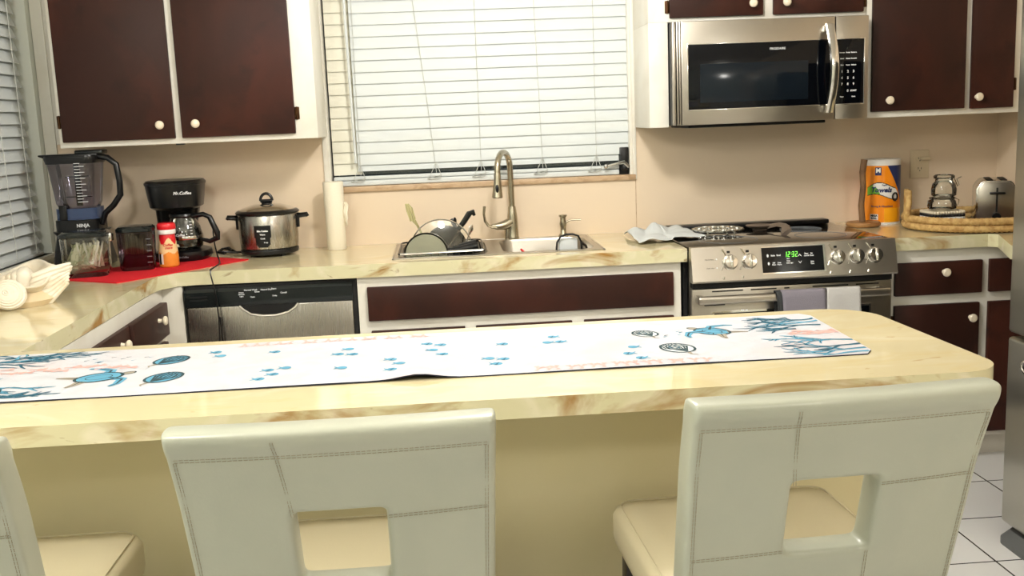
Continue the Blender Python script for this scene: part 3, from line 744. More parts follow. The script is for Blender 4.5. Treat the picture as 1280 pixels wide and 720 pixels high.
part('screen', B().box(.096, .528, -.4134, -.4126, 1.463, 1.612, .0003), 'screen', wd)
b = B().text('FRIGIDAIRE', .0125, front(.405, 1.661, -.4132), .0001); part('lettering', b, 'print', wd, smooth=0, recalc=False)
hp = []
for k in range(17):
    u = k/16; hp.append((.607+.010*sin(pi*u), -.428-.034*sin(pi*u), 1.405+(1.748-1.405)*u))
b = B()
b.loft([[(p[0]+dx, p[1]+dy, p[2]) for dx, dy in ((-.017, .004), (-.014, -.006), (0, -.010), (.014, -.006), (.017, .004), (.010, .008), (-.010, .008))] for p in hp])
b.box(.595, .622, -.430, -.4135, 1.405, 1.43, .003).box(.595, .622, -.430, -.4105, 1.72, 1.747, .003)
part('handle', b, 'chrome', dr)
kp = part('keypad', B().box(.6395, .752, -.4125, -.4102, 1.438, 1.687, .002), 'blackglass', cp)
part('keypad_frame', B().box(.752, .757, -.4135, -.4102, 1.434, 1.692, .001).box(.6395, .752, -.4132, -.4102, 1.6872, 1.6915, .001).box(.6395, .752, -.4132, -.4102, 1.434, 1.4378, .001), 'chrome', cp)
b = B(); cols = (.664, .688, .711)
for r_, row in enumerate((('Popcorn', 'Potato', 'Beverage'), ('Baked', 'Reheat', 'Vegetable'), ('Pizza', 'Power', 'Defrost'), ('1', '2', '3'), ('4', '5', '6'), ('7', '8', '9'), ('', '0', 'START'), ('Timer', '', 'Clock'))):
    zz = (1.636, 1.613, 1.588, 1.563, 1.538, 1.514, 1.488, 1.465)[r_]
    for c_, s_ in enumerate(row):
        if s_: b.text(s_, .013 if len(s_) == 1 else (.0085 if s_ == 'START' else .006), front(cols[c_], zz, -.4130), .0005)
part('lettering', b, 'print', kp, smooth=0, recalc=False)

# ------------------------------------------------------------------ refrigerator
t = thing('refrigerator', 'stainless refrigerator at the right edge facing the aisle', 'refrigerator', (1.18, -1.75, 0))
FX = .85; FY0, FY1 = -2.22, -1.342
part('cabinet', B().box(FX+.07, XR-.012, FY0+.01, FY1-.01, .02, 1.76, .004), 'fridge_dark', t)
ud = part('upper_door', B().box(FX, FX+.065, FY0, FY1, .698, 1.76, .012, 3), 'fridge', t)
ld = part('lower_door', B().box(FX, FX+.065, FY0, FY1, .062, .684, .012, 3), 'fridge', t)
b = B(); b.tube([(FX-.002, -1.50, 1.10), (FX-.022, -1.50, 1.13), (FX-.026, -1.50, 1.3), (FX-.022, -1.50, 1.6), (FX-.002, -1.50, 1.64)], .013, 10)
part('handle', b, 'handlegreen', ud)
b = B(); ring = [(FX-.001, -1.475+.046*cos(a*pi/16), .607+.024*sin(a*pi/16)) for a in range(32)]
b.tube(ring, .004, 6, closed=True); b.loft([[(FX-.0015, p[1], p[2]) for p in ring], [(FX-.0005, p[1], p[2]) for p in ring]])
part('badge', b, 'chrome', ld)
b = B(); b.loft([rr(.88, -1.45, .10, .20, .045, z, 6) for z in (.0, .02)]+[rr(.895, -1.45, .07, .17, .03, .045, 6)])
part('foot', b, 'fridge_dark', t)

# ------------------------------------------------------------------ bar stools
def stool_back():
    """upholstered slab with square hole; local coords, +y towards the counter"""
    def yc(z):                      # centre line: leans away from the counter towards the top
        u = (z-.60)/.43
        return -.400-.125*u-.020*max(0, u-.72)**1.0*3
    xs = [-.2355, -.222, -.19, -.13, -.083, -.068, -.052, 0, .052, .068, .083, .13, .19, .222, .2355]
    zs = [.52, .535, .62, .70, .738, .753, .768, .82, .862, .877, .892, .93, .965, .977, .983, .990, 1.0, 1.014, 1.025]
    def inside(i, j): return xs[i] >= -.0685 and xs[i+1] <= .0685 and zs[j] >= .7525 and zs[j+1] <= .8775
    def th(z): return .062-(.010 if z > 1.02 else 0)+.010*math.exp(-((z-1.003)/.013)**2)-.003*math.exp(-((z-.981)/.005)**2)
    b = bmesh.new(); F = {}; K = {}
    for i, x in enumerate(xs):
        for j, z in enumerate(zs):
            w = x*(.955+.045*max(0, min(1, (z-.6)/.4)))
            bow = -.010*(1-(x/.235)**2)
            F[i, j] = b.verts.new((w, yc(z)+bow-th(z)/2, z)); K[i, j] = b.verts.new((w, yc(z)+bow+th(z)/2, z))
    nx, nz = len(xs)-1, len(zs)-1; bd = {}
    def edge(a, c): k = tuple(sorted((a, c))); bd[k] = bd.get(k, 0)+1
    for i in range(nx):
        for j in range(nz):
            if inside(i, j): continue
            q = [(i, j), (i+1, j), (i+1, j+1), (i, j+1)]
            b.faces.new([F[k] for k in q]); b.faces.new([K[k] for k in q[::-1]])
            for a in range(4): edge(q[a], q[(a+1) % 4])
    for (a, c), n in bd.items():
        if n == 1: b.faces.new([F[a], F[c], K[c], K[a]])
    for v in list(b.verts):
        if not v.link_faces: b.verts.remove(v)
    bmesh.ops.recalc_face_normals(b, faces=b.faces[:])
    out = B(); out.bm(b); return out, yc, th
def make_stool():
    t = thing('bar_stool', '', 'bar stool', (0, 0, 0), None)
    bb, yc, th = stool_back()
    bk = part('backrest', bb, 'leather', t, local=True, smooth=180)
    s_ = bk.modifiers.new('sub', 'SUBSURF'); s_.levels = 2; s_.render_levels = 2
    # stitched seams on the rear face
    def rear(x, z):
        bow = -.010*(1-(x/.235)**2); return (x*(.955+.045*max(0, min(1, (z-.6)/.4))), yc(z)+bow-th(z)/2-.0006, z)
    def dash(b, p, q, n):
        for k in range(n):
            u0, u1 = (k+.12)/n, (k+.86)/n
            b.tube([rear(p[0]+(q[0]-p[0])*u, p[1]+(q[1]-p[1])*u) for u in (u0, u1)], .00055, 5)
    def seam(p, q):
        b = B(); n = int(max(abs(p[0]-q[0]), abs(p[1]-q[1]))/.0075); dash(b, p, q, n)
        o_ = .004
        if abs(p[0]-q[0]) > abs(p[1]-q[1]): dash(b, (p[0], p[1]-o_), (q[0], q[1]-o_), n)
        else: dash(b, (p[0]+o_, p[1]), (q[0]+o_, q[1]), n)
        part('stitching', b, 'stitch', t, local=True, kind=None)
    seam((-.222, .982), (.222, .982))
    seam((-.070, .874), (-.082, 1.008))
    seam((.072, .868), (.222, .872))
    seam((-.222, .748), (-.074, .756))
    seam((.066, .744), (.070, .60))
    seam((-.2225, .60), (-.2225, .978)); seam((.2185, .60), (.2185, .978))
    # seat
    n = 8; R = []
    for (g, z, r) in ((-.02, .555, .03), (-.004, .562, .035), (0, .58, .04), (0, .622, .04), (-.006, .636, .04), (-.02, .643, .035), (-.06, .646, .03)):
        R.append(rr(0, -.16, .465+2*g, .46+2*g, max(r, .02), z, n))
    part('seat', B().loft(R), 'seat', t, local=True, smooth=60)
    ring = [(p[0], p[1], p[2]+.0008) for p in rr(0, -.16, .435, .43, .035, .6425, 8)]
    part('piping', B().tube(ring, .0016, 6, closed=True), 'seat', t, local=True)
    part('seat_frame', B().box(-.21, .21, -.37, .045, .525, .5545, .004), 'legwood', t, local=True)
    for sx in (-1, 1):
        for sy in (0, 1):
            y0 = .035 if sy else -.36; y1 = .055 if sy else -.39
            b = B(); b.loft([rr(sx*.19, y0, .042, .042, .004, .527, 2), rr(sx*.20, y1, .030, .030, .004, 0, 2)]); part('leg', b, 'legwood', t, local=True)
    for y in (.0485, -.38): part('stretcher', B().box(-.185, .185, y-.010, y+.010, .20, .235, .003), 'legwood', t, local=True)
    for x in (-.197, .197): part('stretcher', B().box(x-.009, x+.009, -.368, .036, .28, .31, .003), 'legwood', t, local=True)
    return t
s0 = make_stool(); s0.location = (-1.108, -2.478, 0); s0['label'] = 'cream leather bar stool with keyhole back, middle one of the three'
s1 = copy_tree(s0); s1.location = (-.383, -2.478, 0); s1.rotation_euler.z = radians(2.5); s1['label'] = 'cream leather bar stool with keyhole back nearest the rounded peninsula end'
s2 = copy_tree(s0); s2.location = (-1.800, -2.478, 0); s2['label'] = 'cream leather bar stool cut off by the left edge, mostly its seat showing'
for s_ in (s0, s1, s2): s_['group'] = 'cream stools along the peninsula'

# ------------------------------------------------------------------ table runner
def rz(x, y):
    """gentle waves of the cloth; a small fold lifts the front hem"""
    k = max(0, -(y+2.25))/.15
    return H+.0035+.0008*sin(x*9)+k*.010*math.exp(-((x+1.0)/.05)**2)
RX0, RX1, RY0, RY1 = -2.14, -.036, -2.402, -1.957
b = B(); nu, nv = 90, 14
def rpt(u, v, dz=0):
    y = RY0+(RY1-RY0)*v; x1 = RX1-.006+.010*v - (.02*max(0, (v-.97)/.03) + .02*max(0, (.04-v)/.04))
    x = RX0+(x1-RX0)*u; return (x, y, rz(x, y)+dz)
b.grid(lambda u, v: rpt(u, v), nu, nv, 0)
b.grid(lambda u, v: rpt(u, v, -.0025), nu, nv, 1)
rim = [rpt(k/nu, 0) for k in range(nu+1)]+[rpt(1, k/nv) for k in range(1, nv+1)]+[rpt(1-k/nu, 1) for k in range(1, nu+1)]+[rpt(0, 1-k/nv) for k in range(1, nv)]
b.loft([[(p[0], p[1], p[2]) for p in rim], [(p[0], p[1], p[2]-.0025) for p in rim]], False, False, 1)
r_ = random.Random(11)
class Mk:                                             # printed motifs, same mesh as the runner
    lay = 0
def rib(pts, w, mi, taper=True):
    Mk.lay += 1; dz = .0006+.00002*(Mk.lay % 12)
    L_, R2 = [], []
    for i, p in enumerate(pts):
        a = pts[max(i-1, 0)]; c = pts[min(i+1, len(pts)-1)]; d = Vector((c[0]-a[0], c[1]-a[1])); d = d.normalized() if d.length else Vector((1, 0))
        ww = w*(1-.7*i/(len(pts)-1) if taper else 1)/2
        for s_, T_ in ((1, L_), (-1, R2)):
            x, y = p[0]-d.y*ww*s_, p[1]+d.x*ww*s_; x = min(max(x, RX0), RX1-.004); y = min(max(y, RY0+.004), RY1-.003)
            T_.append((x, y, rz(x, y)+dz))
    n = len(pts); b.add(L_+R2, [(i, i+1, n+i+1, n+i) for i in range(n-1)], mi)
def blob(c, rx, ry, a, mi, n=16, ir=0):
    Mk.lay += 1; dz = .0005+.00002*(Mk.lay % 12); V = []
    for k in range(n):
        t_ = 2*pi*k/n; q = 1+ir*(r_.random()-.5); x, y = rx*q*cos(t_), ry*q*sin(t_)
        X, Y = c[0]+x*cos(a)-y*sin(a), c[1]+x*sin(a)+y*cos(a); V.append((X, Y, rz(X, Y)+dz))
    b.add(V, [tuple(range(n))], mi)
def ringo(c, rx, ry, a, mi, w, n=20):
    P = []
    for k in range(n+1):
        t_ = 2*pi*k/n; x, y = rx*cos(t_), ry*sin(t_); P.append((c[0]+x*cos(a)-y*sin(a), c[1]+x*sin(a)+y*cos(a)))
    rib(P, w, mi, False)
def branch(p, a, L_, w, mi, d):
    pts = [p]; q = p; aa = a
    for k in range(4):
        aa += (r_.random()-.5)*.5; q = (q[0]+L_/4*cos(aa), q[1]+L_/4*sin(aa)); pts.append(q)
        if k in (1, 2) and d > 0 and r_.random() < .9: branch(q, aa+(.75 if r_.random() < .5 else -.75), L_*.6, w*.8, mi, d-1)
    rib(pts, w, mi); rib([(x+.001, y+.0025) for x, y in pts], w*.35, 4)
    if d > 0: branch(q, aa+(r_.random()-.5), L_*.6, w*.7, mi, d-1)
def turtle(c, a, s, body=3):
    def P(x, y): return (c[0]+s*(x*cos(a)-y*sin(a)), c[1]+s*(x*sin(a)+y*cos(a)))
    for sgn in (1, -1):
        rib([P(.3, .25*sgn), P(.6, .8*sgn), P(.3, 1.35*sgn), P(0, 1.55*sgn)], .5*s, 3, True); rib([P(.3, .25*sgn), P(.6, .8*sgn), P(.3, 1.35*sgn), P(0, 1.55*sgn)], .12*s, 4, True)
        rib([P(-.6, .25*sgn), P(-.95, .6*sgn), P(-1.25, .8*sgn)], .4*s, 5, True); rib([P(-.6, .25*sgn), P(-.95, .6*sgn), P(-1.25, .8*sgn)], .06*s, 4)
    blob(c, .8*s, .6*s, a, body); ringo(c, .8*s, .6*s, a, 4, .11*s); ringo(c, .45*s, .3*s, a, 4, .04*s)
    for k in range(6): t_ = k*pi/3; rib([P(.45*cos(t_), .3*sin(t_)), P(.78*cos(t_), .58*sin(t_))], .05*s, 4, False)
    blob(P(1.0, 0), .25*s, .17*s, a, 5); ringo(P(1.0, 0), .25*s, .17*s, a, 4, .05*s)
def shell_(c, a, s, mi=6):
    def P(x, y): return (c[0]+s*(x*cos(a)-y*sin(a)), c[1]+s*(x*sin(a)+y*cos(a)))
    blob(c, .9*s, .7*s, a, mi, ir=.15); ringo(c, .9*s, .7*s, a, 4, .12*s)
    for k in range(7): rib([P(-.8, 0), P(.1, (-.54+.18*k)), P(.82, (-.5+.167*k)*.8)], .085*s, 4, False)
    ringo(P(.1, 0), .55*s, .42*s, a, 4, .07*s); ringo(P(.2, .05), .28*s, .2*s, a, 2, .08*s)
    rib([P(-.9, 0), P(-1.3, .1), P(-1.5, -.1)], .18*s, 5)
# slots: 0 canvas 1 navy 2 teal 3 light teal 4 ink 5 taupe 6 pale shell 7 pink
turtle((-1.69, -2.235), .5, .062, 3); turtle((-.315, -2.11), 2.3, .056, 3)
shell_((-1.545, -2.265), 1.1, .050, 3); shell_((-1.57, -2.10), 1.0, .048, 3)
shell_((-.473, -2.10), 1.9, .040, 6); shell_((-.433, -2.262), 1.9, .050, 6)
for (p, a, L_) in (((-.03, -2.02), 3.5, .09), ((-.03, -2.05), 3.25, .10), ((-.05, -2.10), 3.0, .11), ((-.10, -2.0), 3.35, .07), ((-.12, -2.13), 3.1, .06),
                   ((-.04, -2.27), 3.0, .09), ((-.04, -2.31), 3.15, .10), ((-.045, -2.35), 3.2, .10), ((-.05, -2.38), 3.1, .11), ((-.12, -2.25), 2.9, .06)):
    branch(p, a, L_, .013, 2 if r_.random() < .6 else 3, 2)
for (p, a, L_) in (((-2.10, -2.0), .1, .13), ((-2.10, -2.03), -.1, .14), ((-2.08, -1.99), -.3, .13), ((-2.06, -2.06), .15, .12), ((-2.1, -2.26), .0, .14), ((-2.08, -2.3), -.1, .13), ((-2.05, -2.34), .1, .12), ((-1.98, -2.0), .0, .10), ((-1.95, -2.28), .1, .10), ((-1.9, -2.36), .05, .09), ((-1.93, -2.04), .1, .1)):
    branch(p, a, L_, .014, 2 if r_.random() < .6 else 3, 2)
def pink(p, a, L_, d=2):
    q = (p[0]+L_*cos(a), p[1]+L_*sin(a)); rib([p, ((p[0]+q[0])/2+.003, (p[1]+q[1])/2), q], .009, 7)
    if d: 
        for s_ in (-.5, .45): pink(q, a+s_, L_*.7, d-1)
for x0, x1, y0, y1, a in ((-.76, -.57, -2.40, -2.39, 1.5), (-1.43, -1.2, -1.965, -1.96, -1.5), (-1.95, -1.8, -2.16, -2.12, .2), (-.12, -.05, -2.2, -2.15, 2.9)):
    for k in range(16): pink((x0+(x1-x0)*k/8, y0+(y1-y0)*r_.random()), a+(r_.random()-.5)*.7, .018)
for (x, y) in ((-1.479, -2.043), (-1.46, -2.086), (-1.337, -2.078), (-1.324, -2.259), (-1.289, -2.246), (-1.308, -2.298), (-1.332, -2.334), (-1.166, -2.092), (-1.185, -2.14), (-1.152, -2.148), (-1.166, -2.275), (-.984, -2.077), (-.952, -2.094), (-.971, -2.144), (-.948, -2.19), (-1.062, -2.218), (-1.042, -2.26), (-1.058, -2.315), (-.809, -2.121), (-.848, -2.258), (-.816, -2.269), (-.834, -2.31), (-.709, -2.134), (-.691, -2.076), (-.679, -2.133), (-.527, -2.23), (-.548, -2.289), (-.529, -2.335)):
    s_ = 1 if x < -.75 else -1                        # small blue fish, turtles
    blob((x, y), .011, .013, .2, 3); rib([(x-.009*s_, y), (x-.018*s_, y+.012)], .007, 3); rib([(x-.009*s_, y), (x-.019*s_, y-.010)], .007, 3); rib([(x-.004, y-.010), (x+.004, y+.010)], .006, 2)
for k in range(22):
    x = -1.78+.16*r_.random()+(.0 if k < 12 else 1.30); y = -2.10+.06*r_.random()-(.05 if k >= 12 else 0)
    rib([(x, y), (x+.010, y+.006)], .004, 4 if k % 2 else 3)
solo('table_runner', b, ['runner', 'navy', 'teal', 'teal_lt', 'ink', 'sand_print', 'cloth', 'coral'], 'white table runner printed with teal corals and sea turtles on the peninsula', 'table runner', recalc=False)

# ------------------------------------------------------------------ items on the left counter
b = B(); A_, B_, C_, D_ = (-1.715, -.318), (-2.085, -.80), (-2.39, -.60), (-2.01, -.10)
b.prism([A_, D_, C_, (-2.30, -.67), B_], H+.0004, H+.004)
solo('place_mat', b, 'red', 'bright red cloth mat under the coffee maker and canisters', 'mat')
HM = H+.0045
# blender
t = thing('blender', 'tall dark blender with tinted square pitcher in the left corner', 'blender', (-2.37, -.24, HM)); cx, cy = -2.372, -.24
def sq(w, d, z, r=.03, x=cx, y=cy, n=5): return rr(x, y, w, d, r, z, n)
b = B(); b.loft([sq(.20, .20, HM), sq(.20, .20, HM+.02), sq(.175, .18, HM+.09), sq(.165, .165, HM+.125), sq(.19, .17, HM+.14)]); part('motor_base', b, 'black', t)
col = part('collar', B().loft([sq(.165, .155, HM+.141), sq(.165, .155, HM+.185)]), 'black', t)
part('lettering', B().text('NINJA', .018, front(cx+.03, HM+.163, cy-.0795), .0006), 'print', col, smooth=0, recalc=False)
b = B(); b.loft([sq(.155, .145, HM+.186), sq(.155, .145, HM+.23)]); part('pitcher_foot', b, 'bluegel', t)
b = B(); b.loft([sq(.135, .13, HM+.231), sq(.15, .145, HM+.25), sq(.185, .165, HM+.42)], True, False);
pj = part('pitcher', b, 'smoke', t)
b = B()
for k in range(14): b.box(cx+.022, cx+(.045 if k % 2 else .06), cy-.083-.0006*k, cy-.0824-.0006*k, HM+.255+k*.0115, HM+.2572+k*.0115)
part('measure_marks', b, 'print', pj)
part('blade_shaft', B().lathe([(.012, 0), (.010, .19)], (cx, cy, HM+.237)).box(cx-.05, cx+.05, cy-.006, cy+.006, HM+.27, HM+.274).box(cx-.045, cx+.045, cy-.006, cy+.006, HM+.35, HM+.354), 'black_green', t)
b = B(); b.loft([sq(.192, .172, HM+.405, .035), sq(.20, .18, HM+.425, .035), sq(.196, .176, HM+.436, .035)]); b.prism([(cx-.095, HM+.425), (cx-.125, HM+.436), (cx-.125, HM+.442), (cx+.10, HM+.442), (cx+.10, HM+.425)], cy-.05, cy+.05, 'y', bev=.003)
ld_ = part('lid', b, 'black', t)
b = B(); b.box(cx+.01, cx+.118, cy-.035, cy+.035, HM+.437, HM+.455, .005); part('lid_latch', b, 'black_green', ld_)
b = B(); hy = cy-.03
b.tube([(cx+.095, hy, HM+.43), (cx+.135, hy, HM+.422), (cx+.165, hy, HM+.395), (cx+.172, hy, HM+.33), (cx+.17, hy, HM+.275), (cx+.14, hy, HM+.235), (cx+.105, hy, HM+.205), (cx+.088, hy, HM+.16)], [.012, .012, .012, .012, .012, .012, .012, .010], 10)
part('handle', b, 'black', t)
for zz in (.02,):
    b = B(); b.box(cx-.055, cx-.025, cy-.0825, cy-.079, HM+.186, HM+.245, .002); part('pitcher_clip', b, 'black', t)

# glass canister with paper packets
def canister(cx, cy, w, d, h, rot, name, lab, glassm, lidlab):
    t = thing(name, lab, 'canister', (cx, cy, HM))
    b = B(); b.m = Matrix.Translation((cx, cy, 0)) @ Matrix.Rotation(rot, 4, 'Z')
    b.loft([rr(0, 0, w*.88, d*.88, .03, HM), rr(0, 0, w*.96, d*.96, .03, HM+.012), rr(0, 0, w, d, .03, HM+h-.022)], True, False)
    b.m = None
    part('body', b, glassm, t)
    b = B(); b.m = Matrix.Translation((cx, cy, 0)) @ Matrix.Rotation(rot, 4, 'Z')
    b.loft([rr(0, 0, w*.96, d*.96, .03, HM+h-.0215), rr(0, 0, w*1.03, d*1.03, .035, HM+h-.018), rr(0, 0, w*1.03, d*1.03, .035, HM+h-.008), rr(0, 0, w*.9, d*.9, .035, HM+h)]); b.m = None
    part('lid', b, 'black_green', t, lidlab); return t
t = canister(-2.255, -.57, .165, .145, .165, .2, 'storage_canister', 'clear square canister of white paper packets on the red mat', 'clear', 'dark lid')
b = B(); b.box(-2.165, -2.150, -.60, -.57, HM+.125, HM+.155, .004); part('clip', b, 'chrome', t)
proto = None; r2 = random.Random(5)
for k in range(60):
    if proto is None:
        bp = B(); bp.loft([rr(0, 0, .026, .0010, .0004, -.032, 1), rr(0, 0, .027, .0030, .0012, -.02, 1), rr(0, 0, .027, .0030, .0012, .02, 1), rr(0, 0, .026, .0010, .0004, .032, 1)]); proto = mesh_obj('sugar_packet', bp, 'packet'); o = proto
    else: o = proto.copy(); C.objects.link(o)
    lay = k//20
    o.location = (-2.255+r2.uniform(-.050, .050), -.57+r2.uniform(-.044, .044), HM+.040+lay*.020+r2.uniform(0, .006))
    if lay < 1: o.rotation_euler = (r2.uniform(.9, 1.5), r2.uniform(-.3, .3), r2.uniform(-1.5, 1.5))
    else: o.rotation_euler = (r2.uniform(-.4, .4), r2.uniform(-.6, .6), r2.uniform(-.8, .8)+(1.3 if k % 2 == 0 else 0))
    meta(o, 'small paper sugar packet inside the clear square canister', 'packet', 'paper packets in the clear canister')
proto = None
for k in range(16):
    if proto is None:
        bp = B(); bp.loft([rr(0, 0, .0075, .0018, .0006, -.045, 1), rr(0, 0, .0075, .0018, .0006, .045, 1)]); proto = mesh_obj('wooden_stirrer', bp, 'packet_stick'); o = proto
    else: o = proto.copy(); C.objects.link(o)
    x = -.02+.075*k/15
    o.location = (-2.255+x, -.585+r2.uniform(-.02, .03), HM+.083+r2.uniform(-.008, .004)); o.rotation_euler = (r2.uniform(-.2, .2), (x-.01)*7+r2.uniform(-.25, .15), r2.uniform(-.5, .5))
    meta(o, 'thin white stir stick fanned among packets in the clear square canister', 'stir stick', 'white stir sticks in the clear canister')
# dark canister
t = canister(-2.105, -.45, .135, .135, .165, .2, 'storage_canister', 'smoky measuring canister of purple sachets beside the red-capped bottle', 'smoke_dark', 'dark lid')
b = B()
for k in range(5): b.box(-2.05, -2.032-.0, -.5225, -.5215, HM+.03+k*.022, HM+.033+k*.022)
part('measure_marks', b, 'print_dim', t)
bb = B(); bb.m = Matrix.Translation((-2.105, -.45, 0)) @ Matrix.Rotation(.2, 4, 'Z')
bb.loft([rr(0, 0, .10, .10, .02, HM+.0125), rr(0, 0, .108, .108, .02, HM+.03), rr(.004, 0, .10, .10, .02, HM+.055)]); bb.m = None
solo('sachet_pile', bb, 'berry', 'purple sachets heaped in the bottom of the smoky canister', 'sachets', kind='stuff')
bb = B()
for k in range(46):
    a, q = r2.uniform(0, 6.28), .040*sqrt(r2.random()); x, y = -2.105+q*cos(a), -.45+q*sin(a)
    bb.tube([(x, y, HM+.058), (x+r2.uniform(-.004, .004), y+r2.uniform(-.004, .004), HM+.132)], .0026, 6)
solo('stirrer_bundle', bb, 'straw', 'bundle of pale coffee stirrers standing in the smoky canister', 'stirrers', kind='stuff')
# creamer bottle
cx, cy = -2.018, -.475-.0+.03; cx, cy = -1.995, -.43
t = thing('creamer_bottle', 'red-capped creamer bottle with cream and caramel label', 'bottle', (cx, cy, HM))
prof = [(.033, 0), (.037, .004), (.0372, .03), (.036, .06), (.033, .09), (.030, .115), (.0285, .125)]
def rad(z):
    for (r0, z0_), (r1, z1_) in zip(prof, prof[1:]):
        if z <= z1_: return r0+(r1-r0)*(z-z0_)/(z1_-z0_)
    return prof[-1][0]
def lab_mi(u, v):
    z = v*.125; a = ((u*360+180) % 360)-180      # angle from the front
    if z > .100+.012*sin(a/14): return 1
    if -52 < a < -34 and .012 < z < .052: return 3
    if -60 < a < -20 and .012 < z < .052: return 4
    if z < .055+.004*sin(a/10): return 2
    return 0
b = B(); b.grid(lambda u, v: (cx+rad(v*.125)*sin(2*pi*u), cy-rad(v*.125)*cos(2*pi*u), HM+v*.125), 96, 50, lab_mi, cu=True)
b.lathe([(.033, 0), (0, 0)], (cx, cy, HM), mi=0)
bo = part('bottle_body', b, ['peach', 'redplastic', 'amber', 'black', 'labelwhite'], t)
b = B(); b.text('Coffee', .014, wrap(cx, cy, .0345, HM+.086, .25), .0004, .2).text('mate', .014, wrap(cx, cy, .0352, HM+.075, .32), .0004, .2)
part('lettering', b, 'redplastic', bo, smooth=0, recalc=False)
part('label_band', B().lathe([(.0325, .127), (.0335, .129), (.0335, .142), (.0325, .144)], (cx, cy, HM), seg=32), 'labelwhite', t)
part('cap', B().lathe([(.0335, .1445), (.035, .147), (.035, .162), (.030, .169), (0, .170)], (cx, cy, HM), seg=32), 'redplastic', t)
# coffee maker
cx, cy = -2.0, -.19
t = thing('coffee_maker', 'black drip coffee maker with glass carafe on the red mat', 'coffee maker', (cx, cy, HM))
b = B(); b.loft([rr(cx+.005, cy-.005, .20, .225, .08, HM, 8), rr(cx+.005, cy-.005, .215, .235, .085, HM+.012, 8), rr(cx+.005, cy-.005, .21, .23, .085, HM+.035, 8), rr(cx+.005, cy-.005, .18, .20, .08, HM+.042, 8)])
part('base', b, 'black', t)
b = B(); b.loft([rr(cx-.025, cy+.075, .15, .075, .03, HM+.0425, 6), rr(cx-.028, cy+.075, .16, .075, .03, HM+.14, 6), rr(cx-.02, cy+.07, .18, .085, .03, HM+.22, 6)])
part('rear_column', b, 'black', t)
b = B(); b.loft([rr(cx-.004, cy-.01, .165, .18, .075, HM+.205, 8), rr(cx-.004, cy-.01, .20, .21, .085, HM+.215, 8), rr(cx-.004, cy-.01, .212, .225, .09, HM+.255, 8), rr(cx-.004, cy-.01, .224, .235, .095, HM+.302, 8)])
hd = part('brew_head', b, 'black', t)
b = B(); b.loft([rr(cx-.004, cy-.01, .229, .24, .098, HM+.3025, 8), rr(cx-.004, cy-.01, .231, .242, .098, HM+.312, 8), rr(cx-.004, cy-.01, .214, .222, .09, HM+.321, 8)]); part('lid', b, 'black', hd)
part('lettering', B().text('Mr.Coffee', .017, front(cx+.048, HM+.272, cy-.1265), .0005, .3), 'print', hd, smooth=0, recalc=False)
part('lettering', B().text('Mr.Coffee', .010, front(cx+.03, HM+.018, cy-.1245), .0004, .3), 'print_dim', t, smooth=0, recalc=False)
part('power_switch', B().cylx((cx+.075, cy-.088, HM+.020), .012, .008, 'y', 16), 'steel', t)
ccx, ccy = cx+.02, cy-.035
b = B(); b.lathe([(.060, .0), (.072, .012), (.074, .05), (.066, .09), (.050, .118), (.048, .126)], (ccx, ccy, HM+.044))
cf = part('carafe', b, 'clear', t)
part('carafe_lid', B().lathe([(.050, 0), (.053, .006), (.05, .014), (.02, .020), (0, .020)], (ccx, ccy, HM+.171)), 'black', cf)
part('carafe_band', B().lathe([(.0755, .055), (.0765, .058), (.0765, .066), (.0755, .069)], (ccx, ccy, HM+.03), 32), 'chrome', cf)
b = B(); b.text('Mr.Coffee', .013, wrap(ccx, ccy, .0755, HM+.105, -.1), .0005, .3); part('lettering', b, 'print', cf, smooth=0, recalc=False)
b = B()
for k in range(6): b.add([wrap(ccx, ccy, .077-.0005*k, HM+.095+k*.012, .55)(p[0], p[1]) for p in ((0, 0), (.010, 0), (.010, .003), (0, .003))], [(0, 1, 2, 3)])
part('measure_marks', b, 'print', cf, smooth=0, recalc=False)
b = B(); hy = ccy-.03
b.tube([(ccx+.045, hy, HM+.175), (ccx+.09, hy-.005, HM+.182), (ccx+.115, hy-.008, HM+.170), (ccx+.14, hy-.008, HM+.105), (ccx+.14, hy-.008, HM+.085), (ccx+.108, hy-.006, HM+.072), (ccx+.072, hy, HM+.083)], [.010, .010, .011, .012, .012, .010, .007], 10)
part('carafe_handle', b, 'black', cf)
b = B(); b.tube([(-1.875, -.17, HM+.13), (-1.868, -.21, HM+.10), (-1.855, -.26, HM+.06), (-1.838, -.31, HM+.022), (-1.82, -.36, HM+.005), (-1.80, -.45, HM+.004), (-1.80, -.58, HM+.004), (-1.80, -.618, HM+.004), (-1.799, -.628, H-.005), (-1.785, -.6285, .83), (-1.782, -.6285, .74), (-1.788, -.6285, .62), (-1.785, -.6285, .45), (-1.779, -.6285, .43), (-1.773, -.6285, .45), (-1.772, -.6285, .62), (-1.778, -.6285, .75)], .0028, 6)
solo('power_cord', b, 'black', 'thin black cord running over the counter edge down the dishwasher', 'cord')
# rice cooker
cx, cy = -1.652, -.165
t = thing('rice_cooker', 'round steel rice cooker with glass lid and black side handles', 'rice cooker', (cx, cy, H))
part('foot_ring', B().lathe([(.105, .008), (.116, .012), (.118, .022), (.116, .030)], (cx, cy, H), 36), 'black', t)
b = B()
for k in range(4): b.lathe([(.012, 0), (.013, .0085)], (cx+.085*cos(k*pi/2+.8), cy+.085*sin(k*pi/2+.8), H), 12)
part('feet', b, 'black', t)
bd = part('body', B().lathe([(.112, .0305), (.1165, .035), (.1195, .08), (.1205, .165), (.118, .170)], (cx, cy, H), 48), 'steel_v', t)
part('rim', B().lathe([(.119, .1705), (.127, .172), (.129, .178), (.122, .185), (.112, .187)], (cx, cy, H), 48), 'black', t)
ld_ = part('lid', B().lathe([(.112, .1875), (.10, .195), (.06, .207), (.02, .211), (.0, .211)], (cx, cy, H), 40), 'chrome', t)
